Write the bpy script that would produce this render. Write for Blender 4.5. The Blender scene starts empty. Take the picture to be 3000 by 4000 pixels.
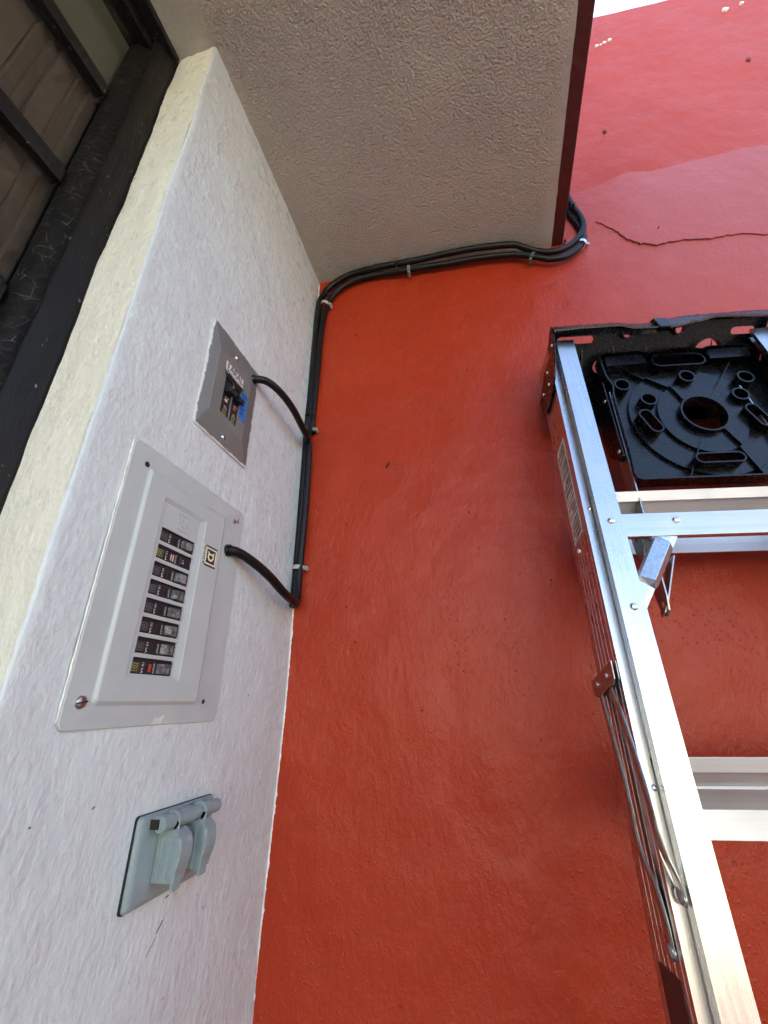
import bpy, bmesh, math, random
from mathutils import Vector, Matrix, noise
random.seed(7)
S = bpy.context.scene
COL = S.collection
R = math.radians

# ------------------------------------------------------------------ camera
cd = bpy.data.cameras.new("camera")
cam = bpy.data.objects.new("camera", cd)
COL.objects.link(cam)
S.camera = cam
cd.sensor_fit = 'VERTICAL'
cd.sensor_height = 36
cd.lens = 14.957
cd.clip_start = 0.01
cd.clip_end = 3000
CX = (0.96988834, 0.24346488, -0.00643847)
CY = (0.10505484, -0.39436325, 0.91292996)
CZ = (0.21972729, -0.88611652, -0.40806548)
cam.matrix_world = Matrix(((CX[0], CY[0], CZ[0], 0), (CX[1], CY[1], CZ[1], 0), (CX[2], CY[2], CZ[2], 1.35), (0, 0, 0, 1)))

# ------------------------------------------------------------------ sky, sun
SUN_EL, SUN_AZ = R(48), R(36)          # sun stands beyond the red wall
w = bpy.data.worlds.new("World")
S.world = w
w.use_nodes = True
nt = w.node_tree
sky = nt.nodes.new('ShaderNodeTexSky')
sky.sky_type = 'NISHITA'
sky.sun_disc = False
sky.sun_elevation = SUN_EL
sky.sun_rotation = -SUN_AZ
sky.dust_density = 2.0
sky.ozone_density = 1.0
nt.links.new(sky.outputs[0], nt.nodes['Background'].inputs[0])
nt.nodes['Background'].inputs[1].default_value = 0.13
sd = bpy.data.lights.new("sun", 'SUN')
sd.energy = 5.0
sd.angle = R(0.5)
sd.color = (1.0, 0.94, 0.84)
sun = bpy.data.objects.new("sun", sd)
COL.objects.link(sun)
dirn = Vector((-math.sin(SUN_AZ) * math.cos(SUN_EL), math.cos(SUN_AZ) * math.cos(SUN_EL), math.sin(SUN_EL)))
sun.rotation_euler = dirn.to_track_quat('Z', 'Y').to_euler()
sun.location = dirn * 20
S.view_settings.view_transform = 'Standard'
S.view_settings.look = 'None'
S.view_settings.gamma = 1
S.view_settings.exposure = 2.55
S.cycles.max_bounces = 6
S.cycles.use_adaptive_sampling = True
S.cycles.adaptive_threshold = 0.025
S.cycles.diffuse_bounces = 4
S.cycles.glossy_bounces = 4


# ------------------------------------------------------------------ helpers: objects
def setp(o, label=None, cat=None, group=None, kind=None):
    if label: o['label'] = label
    if cat: o['category'] = cat
    if group: o['group'] = group
    if kind: o['kind'] = kind
    return o


def thing(name, label, cat, M=None, group=None):
    o = bpy.data.objects.new(name, None)
    o.empty_display_size = 0.05
    COL.objects.link(o)
    if M is not None: o.matrix_world = M
    return setp(o, label, cat, group)


def obj(name, bm, mat, parent=None, smooth=None, bevel=0, label=None, seg=2):
    if isinstance(bm, bmesh.types.BMesh):
        me = bpy.data.meshes.new(name)
        bmesh.ops.recalc_face_normals(bm, faces=bm.faces)
        bm.to_mesh(me)
        bm.free()
    else:
        me = bm
    me.materials.clear()
    me.materials.append(mat)
    if smooth is not None:
        for p in me.polygons: p.use_smooth = True
        if smooth < 180:
            me.update()
            b2 = bmesh.new(); b2.from_mesh(me)
            for e in b2.edges:
                if len(e.link_faces) == 2 and e.calc_face_angle(0) > R(smooth): e.smooth = False
            b2.to_mesh(me); b2.free()
    o = bpy.data.objects.new(name, me)
    COL.objects.link(o)
    if parent: o.parent = parent
    if bevel:
        m = o.modifiers.new('bevel', 'BEVEL')
        m.width = bevel; m.segments = seg; m.limit_method = 'ANGLE'; m.angle_limit = R(35)
    if label: o['label'] = label
    return o


def box(bm, x0, x1, y0, y1, z0, z1):
    v = [bm.verts.new((x, y, z)) for z in (z0, z1) for x, y in ((x0, y0), (x1, y0), (x1, y1), (x0, y1))]
    for f in ((0, 3, 2, 1), (4, 5, 6, 7), (0, 1, 5, 4), (1, 2, 6, 5), (2, 3, 7, 6), (3, 0, 4, 7)):
        bm.faces.new([v[i] for i in f])


def prism(bm, poly, f0, f1):
    """poly of 2D points; f0, f1 map a 2D point to the two end caps"""
    a = [bm.verts.new(f0(p)) for p in poly]
    b = [bm.verts.new(f1(p)) for p in poly]
    bm.faces.new(a); bm.faces.new(b[::-1])
    n = len(poly)
    for i in range(n):
        bm.faces.new((a[i], b[i], b[(i + 1) % n], a[(i + 1) % n]))


def basis(d):
    d = Vector(d).normalized()
    t = Vector((0, 0, 1)) if abs(d.z) < 0.9 else Vector((1, 0, 0))
    a = d.cross(t).normalized()
    return a, d.cross(a).normalized(), d


def cyl(bm, c0, c1, r0, r1=None, n=20, cap=True):
    r1 = r0 if r1 is None else r1
    c0, c1 = Vector(c0), Vector(c1)
    a, b, d = basis(c1 - c0)
    A = [bm.verts.new(c0 + (a * math.cos(2 * math.pi * i / n) + b * math.sin(2 * math.pi * i / n)) * r0) for i in range(n)]
    B = [bm.verts.new(c1 + (a * math.cos(2 * math.pi * i / n) + b * math.sin(2 * math.pi * i / n)) * r1) for i in range(n)]
    for i in range(n):
        bm.faces.new((A[i], A[(i + 1) % n], B[(i + 1) % n], B[i]))
    if cap:
        bm.faces.new(A[::-1]); bm.faces.new(B)


def dome(bm, c, axis, r, h, n=20, rings=5):
    c = Vector(c); a, b, d = basis(axis)
    prev = None
    for k in range(rings + 1):
        th = k / rings * math.pi / 2
        rr, hh = r * math.cos(th), h * math.sin(th)
        if k == rings:
            tip = bm.verts.new(c + d * hh)
            for i in range(n): bm.faces.new((prev[i], prev[(i + 1) % n], tip))
            break
        cur = [bm.verts.new(c + d * hh + (a * math.cos(2 * math.pi * i / n) + b * math.sin(2 * math.pi * i / n)) * rr) for i in range(n)]
        if prev:
            for i in range(n): bm.faces.new((prev[i], prev[(i + 1) % n], cur[(i + 1) % n], cur[i]))
        else:
            bm.faces.new(cur[::-1])
        prev = cur


def catmull(pts, k=6):
    P = [Vector(p) for p in pts]
    P = [2 * P[0] - P[1]] + P + [2 * P[-1] - P[-2]]
    out = []
    for i in range(1, len(P) - 2):
        for j in range(k):
            t = j / k
            p0, p1, p2, p3 = P[i - 1:i + 3]
            out.append(0.5 * ((2 * p1) + (p2 - p0) * t + (2 * p0 - 5 * p1 + 4 * p2 - p3) * t * t + (3 * p1 - p0 - 3 * p2 + p3) * t ** 3))
    out.append(P[-2])
    return out


def sweep(bm, pts, r, n=14, cap=True):
    """round tube along points"""
    T = [(pts[min(i + 1, len(pts) - 1)] - pts[max(i - 1, 0)]).normalized() for i in range(len(pts))]
    a, b, d = basis(T[0])
    rows = []
    for i, p in enumerate(pts):
        a = (a - T[i] * a.dot(T[i])).normalized()
        b = T[i].cross(a)
        rr = r(i / (len(pts) - 1)) if callable(r) else r
        rows.append([bm.verts.new(p + (a * math.cos(2 * math.pi * j / n) + b * math.sin(2 * math.pi * j / n)) * rr) for j in range(n)])
    for q, s in zip(rows, rows[1:]):
        for j in range(n): bm.faces.new((q[j], q[(j + 1) % n], s[(j + 1) % n], s[j]))
    if cap:
        bm.faces.new(rows[0][::-1]); bm.faces.new(rows[-1])


def rrect(x0, x1, y0, y1, r, k=4):
    out = []
    for cx, cy, a0 in ((x1 - r, y1 - r, 0), (x0 + r, y1 - r, 90), (x0 + r, y0 + r, 180), (x1 - r, y0 + r, 270)):
        for i in range(k + 1):
            t = R(a0 + 90 * i / k)
            out.append((cx + r * math.cos(t), cy + r * math.sin(t)))
    return out


def ell(cx, cy, rx, ry, n=40):
    return [(cx + rx * math.cos(2 * math.pi * i / n), cy + ry * math.sin(2 * math.pi * i / n)) for i in range(n)]


def loft(bm, loops, cap_last=True, cap_first=False):
    """loops: lists of 3D points of equal length"""
    rows = [[bm.verts.new(p) for p in l] for l in loops]
    n = len(rows[0])
    for q, s in zip(rows, rows[1:]):
        for i in range(n): bm.faces.new((q[i], q[(i + 1) % n], s[(i + 1) % n], s[i]))
    if cap_last: bm.faces.new(rows[-1])
    if cap_first: bm.faces.new(rows[0][::-1])


def curve_mesh(cu):
    o = bpy.data.objects.new('tmp', cu)
    COL.objects.link(o)
    bpy.context.view_layer.update()
    me = bpy.data.meshes.new_from_object(o.evaluated_get(bpy.context.evaluated_depsgraph_get()))
    bpy.data.objects.remove(o)
    bpy.data.curves.remove(cu)
    return me


def plate2d(loops, z0, z1, f=None):
    """flat plate with holes; the loops nest, the odd ones are holes; f maps (x,y,z) on"""
    cu = bpy.data.curves.new('c', 'CURVE')
    cu.dimensions = '2D'; cu.fill_mode = 'BOTH'; cu.extrude = (z1 - z0) / 2
    for l in loops:
        s = cu.splines.new('POLY'); s.points.add(len(l) - 1); s.use_cyclic_u = True
        for p, q in zip(s.points, l): p.co = (q[0], q[1], 0, 1)
    me = curve_mesh(cu)
    for v in me.vertices:
        p = (v.co.x, v.co.y, v.co.z + (z0 + z1) / 2)
        v.co = f(*p) if f else p
    return me


def text(s, size, at, right, up, depth=0.00015, xs=1.0, align='CENTER', shear=0, width=None):
    """letters as a mesh: at = middle of the word, right/up = directions"""
    cu = bpy.data.curves.new('t', 'FONT')
    cu.body = s; cu.size = size; cu.align_x = align; cu.align_y = 'CENTER'; cu.extrude = depth; cu.shear = shear
    cu.resolution_u = 3
    me = curve_mesh(cu)
    r, u = Vector(right).normalized(), Vector(up).normalized()
    o = r.cross(u); at = Vector(at)
    if width:
        xv = [v.co.x for v in me.vertices]
        xs = width / (max(xv) - min(xv))
    for v in me.vertices:
        v.co = at + r * v.co.x * xs + u * v.co.y + o * v.co.z
    return me


def join(meshes):
    bm = bmesh.new()
    for m in meshes:
        if isinstance(m, bmesh.types.BMesh):
            t = bpy.data.meshes.new('t'); m.to_mesh(t); m.free(); m = t
        bm.from_mesh(m)
        bpy.data.meshes.remove(m)
    return bm


# ------------------------------------------------------------------ helpers: materials
class Mat:
    def __init__(s, name, col=(.5, .5, .5), rough=.5, metal=0, spec=.5):
        s.m = bpy.data.materials.new(name); s.m.use_nodes = True
        s.n = s.m.node_tree.nodes; s.l = s.m.node_tree.links
        s.p = s.n['Principled BSDF']
        s.p.inputs['Base Color'].default_value = (*col, 1)
        s.p.inputs['Roughness'].default_value = rough
        s.p.inputs['Metallic'].default_value = metal
        s.p.inputs['Specular IOR Level'].default_value = spec
        s.tc = s.n.new('ShaderNodeTexCoord').outputs['Object']
        s.h = None

    def map(s, scale=(1, 1, 1), rot=(0, 0, 0), loc=(0, 0, 0), src=None):
        m = s.n.new('ShaderNodeMapping')
        m.inputs['Scale'].default_value = scale; m.inputs['Rotation'].default_value = rot; m.inputs['Location'].default_value = loc
        s.l.new(src or s.tc, m.inputs[0]); return m.outputs[0]

    def noise(s, scale, detail=4, rough=.55, vec=None, dist=0):
        t = s.n.new('ShaderNodeTexNoise')
        t.inputs['Scale'].default_value = scale; t.inputs['Detail'].default_value = detail
        t.inputs['Roughness'].default_value = rough; t.inputs['Distortion'].default_value = dist
        s.l.new(vec or s.tc, t.inputs['Vector']); return t.outputs['Fac']

    def voro(s, scale, vec=None, feature='F1'):
        t = s.n.new('ShaderNodeTexVoronoi'); t.feature = feature
        t.inputs['Scale'].default_value = scale
        s.l.new(vec or s.tc, t.inputs['Vector']); return t.outputs['Distance']

    def ramp(s, fac, stops):
        r = s.n.new('ShaderNodeValToRGB')
        while len(r.color_ramp.elements) < len(stops): r.color_ramp.elements.new(.5)
        for e, (p, c) in zip(r.color_ramp.elements, stops):
            e.position = p; e.color = (c, c, c, 1) if isinstance(c, (int, float)) else (*c, 1)
        s.l.new(fac, r.inputs[0]); return r.outputs[0]

    def math(s, op, a, b=None, c=None, clamp=False):
        m = s.n.new('ShaderNodeMath'); m.operation = op; m.use_clamp = clamp
        for i, v in enumerate((a, b, c)):
            if v is None: continue
            if isinstance(v, (int, float)): m.inputs[i].default_value = v
            else: s.l.new(v, m.inputs[i])
        return m.outputs[0]

    def mix(s, fac, a, b, mode='MIX'):
        m = s.n.new('ShaderNodeMix'); m.data_type = 'RGBA'; m.blend_type = mode
        for i, v in ((0, fac), (6, a), (7, b)):
            if isinstance(v, (int, float)): m.inputs[i].default_value = v
            elif isinstance(v, tuple): m.inputs[i].default_value = (*v, 1)
            else: s.l.new(v, m.inputs[i])
        return m.outputs[2]

    def color(s, c): s.l.new(c, s.p.inputs['Base Color']); return s

    def rough(s, c): s.l.new(c, s.p.inputs['Roughness']); return s

    def bump(s, h, dist, strength=1):
        b = s.n.new('ShaderNodeBump')
        b.inputs['Distance'].default_value = dist; b.inputs['Strength'].default_value = strength
        s.l.new(h, b.inputs['Height'])
        if s.h: s.l.new(s.h, b.inputs['Normal'])
        s.h = b.outputs[0]
        s.l.new(s.h, s.p.inputs['Normal']); return s

    def xyz(s, src=None):
        x = s.n.new('ShaderNodeSeparateXYZ'); s.l.new(src or s.tc, x.inputs[0]); return x.outputs


def m_plain(name, col, rough=.5, metal=0, spec=.5, var=.12, sc=60, bump=0):
    m = Mat(name, col, rough, metal, spec)
    n = m.noise(sc, 4)
    m.color(m.mix(m.ramp(n, [(.35, 0), (.7, 1)]), tuple(c * (1 - var) for c in col), tuple(min(1, c * (1 + var)) for c in col)))
    m.rough(m.math('MULTIPLY_ADD', m.noise(sc * 2.3, 3), .16, rough - .08))
    if bump: m.bump(m.noise(sc * 6, 3), bump, .5)
    return m.m


def plaster_white(name, base, dark):
    m = Mat(name, base, .42)
    x = m.xyz()
    # brush strokes run up the wall, slightly leaning
    st = m.noise(1, 3, .6, m.map((95, 95, 34), (R(12), 0, 0)), .3)
    drops = m.ramp(m.voro(75, m.map((1, 1, .55), (R(8), 0, 0))), [(0, 1), (.34, 0)])
    dmask = m.ramp(m.noise(9, 3), [(.45, 0), (.62, 1)])
    drops = m.math('MULTIPLY', drops, dmask)
    lump = m.noise(22, 4, .6)
    smooth = m.ramp(m.noise(5, 2), [(.38, .25), (.6, 1)])
    fine = m.noise(1, 3, .55, m.map((170, 170, 95), (R(14), 0, 0)))
    h = m.math('ADD', m.math('MULTIPLY', lump, 1.9), m.math('MULTIPLY', m.math('MULTIPLY', st, smooth), .55))
    h = m.math('ADD', h, m.math('MULTIPLY', drops, .10))
    h = m.math('ADD', h, m.math('MULTIPLY', fine, .50))
    m.bump(h, .0019, 1)
    stain = m.ramp(m.noise(7, 5, .65, None, .4), [(.42, 0), (.75, 1)])
    col = m.mix(m.math('MULTIPLY', stain, .5), base, dark)
    speck = m.ramp(m.voro(58), [(.0, 1), (.055, 1), (.075, 0)])
    speck = m.math('MULTIPLY', speck, m.ramp(m.noise(17, 2), [(.60, 0), (.66, 1)]))
    col = m.mix(m.math('MULTIPLY', speck, .75), col, (.16, .13, .11))
    m.color(col)
    m.rough(m.math('MULTIPLY_ADD', m.noise(40, 3), .25, .17))
    return m.m


M_WHITE = plaster_white('white_painted_plaster', (.585, .655, .665), (.50, .555, .565))
M_CREAM = plaster_white('cream_lit_plaster', (.90, .90, .80), (.86, .86, .74))  # white plaster again, paler and warmer for the light on the reveal


def soffit_mat():
    m = Mat('stippled_beige_plaster', (.36, .32, .275), .62)
    a = m.noise(240, 2, .5, None, 0)
    b = m.ramp(m.voro(290), [(0, 1), (.5, 0)])
    h = m.math('ADD', m.math('MULTIPLY', m.ramp(a, [(.30, 0), (.75, 1)]), .8), m.math('MULTIPLY', b, .55))
    mask = m.ramp(m.noise(6, 2), [(.3, .85), (.6, 1)])
    # smooth trowelled strip beside the window head and along the outer edge
    x = m.xyz()
    edge = m.ramp(x[0], [(.0, 0), (1, 1)])
    e2 = m.math('MULTIPLY', m.math('SUBTRACT', .222, x[0]), 40, clamp=True)
    e1 = m.math('MULTIPLY', m.math('SUBTRACT', x[0], -.345), 40, clamp=True)
    mask = m.math('MULTIPLY', mask, m.math('MULTIPLY_ADD', m.math('MULTIPLY', e1, e2), .85, .15))
    m.bump(m.noise(14, 3), .008, .7)
    m.bump(m.math('MULTIPLY', h, mask), .0026, 1)
    grime = m.ramp(m.noise(4, 5, .6), [(.4, 0), (.7, 1)])
    c = m.mix(m.math('MULTIPLY', grime, .5), (.455, .43, .375), (.36, .335, .295))
    c = m.mix(m.math('MULTIPLY', m.ramp(a, [(.5, 0), (.75, 1)]), .35), c, (.56, .53, .45))
    m.color(c)
    return m.m


M_SOFFIT = soffit_mat()


def red_mat():
    m = Mat('red_painted_plaster', (.45, .06, .03), .45, 0, .3)
    x = m.xyz()
    n1 = m.noise(3.2, 5, .6); n2 = m.noise(30, 4, .6)
    base = m.mix(m.ramp(n1, [(.35, 0), (.7, 1)]), (.345, .027, .007), (.385, .038, .011))
    base = m.mix(m.math('MULTIPLY', m.ramp(n2, [(.45, 0), (.8, 1)]), .35), base, (.285, .025, .009))
    # paler outside the roof: sky light mixed into the colour, with some faded paint
    skylit_fade = m.math('ADD', x[0], m.math('MULTIPLY_ADD', n1, .5, -.25))
    skylit_fade = m.ramp(skylit_fade, [(.28, 0), (.72, 1)])
    base = m.mix(m.math('MULTIPLY', skylit_fade, .85), base, (.43, .056, .032))
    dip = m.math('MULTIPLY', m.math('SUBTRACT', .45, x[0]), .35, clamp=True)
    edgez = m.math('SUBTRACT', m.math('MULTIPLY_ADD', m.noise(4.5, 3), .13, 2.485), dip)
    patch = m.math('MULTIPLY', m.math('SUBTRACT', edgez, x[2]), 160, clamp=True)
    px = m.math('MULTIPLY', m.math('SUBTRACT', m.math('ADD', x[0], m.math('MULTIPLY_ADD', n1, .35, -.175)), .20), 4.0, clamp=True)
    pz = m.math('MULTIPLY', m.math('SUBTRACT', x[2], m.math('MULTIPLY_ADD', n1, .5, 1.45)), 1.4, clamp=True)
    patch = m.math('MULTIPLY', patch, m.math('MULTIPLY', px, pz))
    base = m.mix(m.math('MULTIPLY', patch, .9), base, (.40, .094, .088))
    # pits and specks
    pit = m.ramp(m.voro(26), [(0, 1), (.05, 1), (.075, 0)])
    pit = m.math('MULTIPLY', pit, m.ramp(m.noise(11, 3), [(.52, 0), (.6, 1)]))
    base = m.mix(m.math('MULTIPLY', pit, .6), base, (.12, .02, .015))
    # ragged line of white paint where the white wall's brush ran over
    jag = m.math('MULTIPLY_ADD', m.noise(1, 4, .7, m.map((10, 10, 120))), .006, -.0035)
    u = m.math('SUBTRACT', m.math('ADD', x[3] if len(x) > 3 else x[0], jag), 0.0)
    pim = m.math('MULTIPLY', m.ramp(m.voro(120), [(0, 1), (.26, 0)]), m.ramp(m.noise(6, 2), [(.42, .1), (.62, 1)]))
    h = m.math('ADD', m.math('MULTIPLY', m.noise(8, 2), 6), m.noise(1, 3, .6, m.map((95, 95, 62), (0, R(12), 0)), .3))
    h = m.math('ADD', h, m.math('MULTIPLY', pim, .55))
    h = m.math('ADD', h, m.math('MULTIPLY', m.noise(330, 2), .22))
    h = m.math('SUBTRACT', h, m.math('MULTIPLY', pit, .8))
    m.bump(h, .0016, 1)
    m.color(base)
    m.rough(m.math('MULTIPLY_ADD', n2, .25, .3))
    return m.m


M_RED = red_mat()


def alu(name, streak_axis=1, col=.60, rough=.26):
    m = Mat(name, (col, col, col * 1.01), rough, 1)
    sc = [260, 260, 260]; sc[streak_axis] = 3
    s1 = m.noise(1, 3, .6, m.map(tuple(sc)))
    sm = m.noise(24, 1.5, .5)
    m.rough(m.math('ADD', m.math('MULTIPLY_ADD', s1, .12, rough - .06), m.math('MULTIPLY', m.ramp(sm, [(.4, 0), (.75, 1)]), .10)))
    c = m.mix(m.ramp(s1, [(.3, 0), (.7, 1)]), (col * .93,) * 3, (col * 1.04, col * 1.04, col * 1.05))
    gr = m.math('MULTIPLY', m.ramp(m.noise(60, 5, .7), [(.60, 0), (.72, 1)]), m.ramp(sm, [(.5, 0), (.62, 1)]))
    m.color(m.mix(m.math('MULTIPLY', gr, .2), c, (.33, .31, .28)))
    m.bump(s1, .00004, .4)
    m.bump(m.noise(7, 1), .0006, .4)
    return m.m


M_ALU = alu('brushed_aluminium', 1)
M_ALUX = alu('brushed_aluminium_across', 0, .60, .30)
M_STEPM = alu('satin_step_aluminium', 0, .68, .55)
M_ZINC = m_plain('galvanised_steel', (.62, .68, .74), .30, 1, var=.15, sc=220, bump=.0002)
M_STEEL = m_plain('grey_zinc_plated_steel', (.42, .42, .41), .34, 1, var=.15, sc=150)
M_RIVET = m_plain('polished_rivet_metal', (.78, .78, .78), .12, 1, var=.05, sc=100)
M_BLACK = m_plain('black_moulded_plastic', (.0035, .0038, .0048), .27, 0, .42, .25, 90)
M_CABLE = m_plain('black_cable_sheath', (.005, .005, .006), .42, 0, .3, .3, 40, .0003)
M_CLIP = m_plain('white_nylon_clip', (.40, .39, .38), .4)
M_PANEL = m_plain('grey_enamelled_steel', (.44, .49, .485), .38, 0, .5, .03, 30, .00005)
M_PLATE = m_plain('dark_grey_enamelled_steel', (.155, .155, .165), .42, 0, .5, .08, 45, .00008)
M_BREAK = m_plain('black_breaker_plastic', (.016, .017, .022), .4, 0, .5, .4, 200, .0001)
M_DARK = m_plain('dark_cavity', (.01, .01, .01), .8)
M_OUT = m_plain('grey_green_cover_plastic', (.235, .305, .315), .42, 0, .5, .06, 120, .0001)
M_PAINTW = m_plain('white_print', (.60, .60, .58), .5)
M_PAINTY = m_plain('cream_yellow_print', (.74, .74, .42), .5)
M_YEL = m_plain('yellow_green_print', (.26, .27, .07), .5)
M_DIM = m_plain('faded_grey_print', (.12, .13, .12), .5)
M_NAVY = m_plain('navy_print', (.014, .012, .06), .35)
M_INK = m_plain('dark_ink', (.02, .012, .014), .5)
M_BLUE = m_plain('blue_masking_tape', (.01, .16, .56), .55, 0, .4, .08, 200, .0002)
M_REDF = m_plain('orange_red_flag', (.42, .06, .03), .4)
M_LABEL = m_plain('silver_white_label', (.66, .64, .62), .45)
M_RUST = m_plain('rusty_scratch', (.16, .06, .025), .8)
M_CHIP = m_plain('bare_white_plaster', (.85, .84, .78), .8)
M_CRACK = m_plain('crack_shadow_filler', (.27, .070, .062), .9)


def dusty(name):
    m = Mat(name, (.05, .05, .05), .6)
    n = m.noise(260, 5, .7)
    x = m.xyz()
    big = m.noise(95, 3, .6)
    f = m.math('MULTIPLY', m.ramp(big, [(.44, 0), (.58, 1)]), m.ramp(n, [(.3, .3), (.6, 1)]))
    m.color(m.mix(f, (.06, .058, .055), (.26, .27, .27)))
    m.bump(n, .0004, .8)
    return m.m


M_TOGGLE = dusty('dusty_dark_plastic')


def woodblack():
    m = Mat('weathered_black_paint', (.02, .018, .016), .42, 0, .2)
    n = m.noise(1, 5, .65, m.map((60, 60, 14)))
    ch = m.ramp(m.noise(1, 5, .7, m.map((150, 150, 60))), [(.66, 0), (.70, 1)])
    m.color(m.mix(ch, m.mix(n, (.004, .0035, .003), (.014, .012, .010)), (.26, .26, .22)))
    m.bump(n, .004, .8); m.bump(ch, .001, .8)
    return m.m


M_FRAME = woodblack()


def crackle():
    m = Mat('crazed_black_putty', (.02, .018, .016), .45, 0, .2)
    v = m.map((1, 1, 1))
    d = m.voro(75, m.map((1, .35, 1.0)), 'DISTANCE_TO_EDGE')
    e = m.ramp(d, [(0, 1), (.025, 0)])
    ch = m.math('MULTIPLY', e, m.ramp(m.noise(60, 4, .7), [(.47, 0), (.6, 1)]))
    m.color(m.mix(m.math('MULTIPLY', ch, .9), (.006, .0055, .005), (.13, .12, .10)))
    m.bump(d, .0012, .6); m.bump(m.noise(200, 3), .0006, .8)
    return m.m


M_PUTTY = crackle()


def glass_mat():
    m = Mat('dirty_window_glass')
    n, l = m.n, m.l
    tr = n.new('ShaderNodeBsdfTransparent'); gl = n.new('ShaderNodeBsdfGlossy'); gl.inputs['Roughness'].default_value = .05
    df = n.new('ShaderNodeBsdfDiffuse'); df.inputs['Color'].default_value = (.20, .18, .15, 1)
    tr.inputs['Color'].default_value = (.93, .93, .90, 1)
    a = n.new('ShaderNodeMixShader'); b = n.new('ShaderNodeMixShader')
    fr = n.new('ShaderNodeLayerWeight'); fr.inputs[0].default_value = .5
    l.new(m.math('MULTIPLY_ADD', m.math('POWER', fr.outputs['Facing'], 4), .5, .03), a.inputs[0]); l.new(tr.outputs[0], a.inputs[1]); l.new(gl.outputs[0], a.inputs[2])
    dirt = m.ramp(m.noise(34, 5, .7), [(.45, .02), (.85, .14)])
    l.new(dirt, b.inputs[0]); l.new(a.outputs[0], b.inputs[1]); l.new(df.outputs[0], b.inputs[2])
    l.new(b.outputs[0], n['Material Output'].inputs[0])
    return m.m


M_GLASS = glass_mat()
M_CURTAIN = m_plain('brown_curtain_cloth', (.105, .078, .062), .9, 0, .2, .1, 60)
M_BOARD = m_plain('grey_green_board', (.085, .095, .065), .8, 0, .3, .08, 20)


def ground_mat():
    m = Mat('grey_concrete', (.35, .33, .30), .85)
    n = m.noise(2.2, 6, .65)
    m.color(m.mix(n, (.16, .155, .145), (.22, .21, .19)))
    m.bump(m.noise(40, 5), .01, .5)
    return m.m


# ------------------------------------------------------------------ ground and the wall across the patio
bm = bmesh.new()
box(bm, -400, 400, -400, 400, -.2, 0)
setp(obj('ground', bm, ground_mat()), 'pale concrete ground of the patio', 'ground', kind='structure')

m = Mat('sunlit_cream_render', (.70, .66, .52), .8)
m.color(m.mix(m.noise(1.5, 5), (.68, .67, .50), (.74, .73, .57)))
m.bump(m.noise(30, 4), .006, .6)
bm = bmesh.new()
box(bm, -5, 6, -4.4, -4.2, 0, 2.5)
box(bm, -5.05, 6.05, -4.45, -4.15, 2.5, 2.58)
garden = setp(obj('garden_wall', bm, m.m), 'cream garden wall across the patio behind the camera', 'wall')

bm = bmesh.new()
box(bm, 3.0, 3.3, -2.4, 3.4, 0, 3.0)  # unseen wall added to throw soft light in from the right
box(bm, 2.95, 3.35, -2.45, 3.45, 3.0, 3.08)
m = Mat('side_bounce_render', (.6, .6, .6), .85)
m.color(m.mix(m.noise(2, 5), (.27, .275, .28), (.33, .335, .34)))
m.bump(m.noise(30, 4), .006, .6)
side = setp(obj('side_bounce_wall', bm, m.m), 'unseen wall added far to the right to bounce sunlight in from the side', 'wall')

M_DARK_BAND = m_plain('added_dark_band_red', (.10, .02, .015), .6)  # unseen dark bands added so bounce light falls off near the floor
bm = bmesh.new()
box(bm, 2.97, 2.9985, -2.4, 3.4, 0, 1.15)
obj('added_dark_band', bm, M_DARK_BAND, side)
bm = bmesh.new()
box(bm, -5, 6, -4.1985, -4.17, 0, .75)
obj('added_dark_band', bm, M_DARK_BAND, garden)

# ------------------------------------------------------------------ red wall (turned 4.85 degrees to the white one)
CORNER = Vector((-.335, .6874, 0))
RD = Vector((.9964, .0846, 0)).normalized()
RN = Vector((RD.y, -RD.x, 0))          # towards the camera


def redp(x, z, off=0):
    s = (x - CORNER.x) / RD.x
    p = CORNER + RD * s + RN * off
    return Vector((p.x, p.y, z))


def wob(p, s, amp, seed=0):
    return noise.noise(Vector((p[0] * s + seed, p[1] * s, p[2] * s))) * amp


bm = bmesh.new()
nx, nz = 130, 130
X0, X1 = -.40, 1.45
grid = []
for j in range(nz + 1):
    row = []
    for i in range(nx + 1):
        t = i / nx
        x = X0 + (X1 - X0) * (t ** 1.5)
        top = 3.392 + .010 * math.sin(x * 7) + (max(0, x - .62) * .05) + wob((x, 0, 0), 9, .006)
        z = top * (j / nz)
        p = redp(x, z)
        off = wob((x, 0, z), 3.5, .004) + wob((x, 5, z), 11, .0015)
        off *= min(1, max(0, (x + .30) / .1))
        p += RN * off
        row.append(bm.verts.new(p))
    grid.append(row)
for j in range(nz):
    for i in range(nx):
        bm.faces.new((grid[j][i], grid[j][i + 1], grid[j + 1][i + 1], grid[j + 1][i]))
back = -RN * .16
topb = [bm.verts.new(v.co + back + Vector((0, 0, .004))) for v in grid[nz]]
for i in range(nx): bm.faces.new((grid[nz][i], grid[nz][i + 1], topb[i + 1], topb[i]))
botb = [bm.verts.new(v.co + back) for v in (grid[0][0], grid[0][nx])]
bm.faces.new((topb[0], *topb[1:], botb[1], botb[0]))
bm.faces.new((*[grid[j][nx] for j in range(nz + 1)], topb[nx], botb[1]))
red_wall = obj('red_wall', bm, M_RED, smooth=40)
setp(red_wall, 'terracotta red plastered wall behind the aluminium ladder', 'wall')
bm = bmesh.new()
prism(bm, [(-3, .46), (-.40, .6825), (-.40, .84), (-3, .62)], lambda p: (p[0], p[1], 0), lambda p: (p[0], p[1], 3.39))
obj('sun_block_end', bm, M_RED, red_wall)  # unseen stretch added to stop sun coming in on the left
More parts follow.
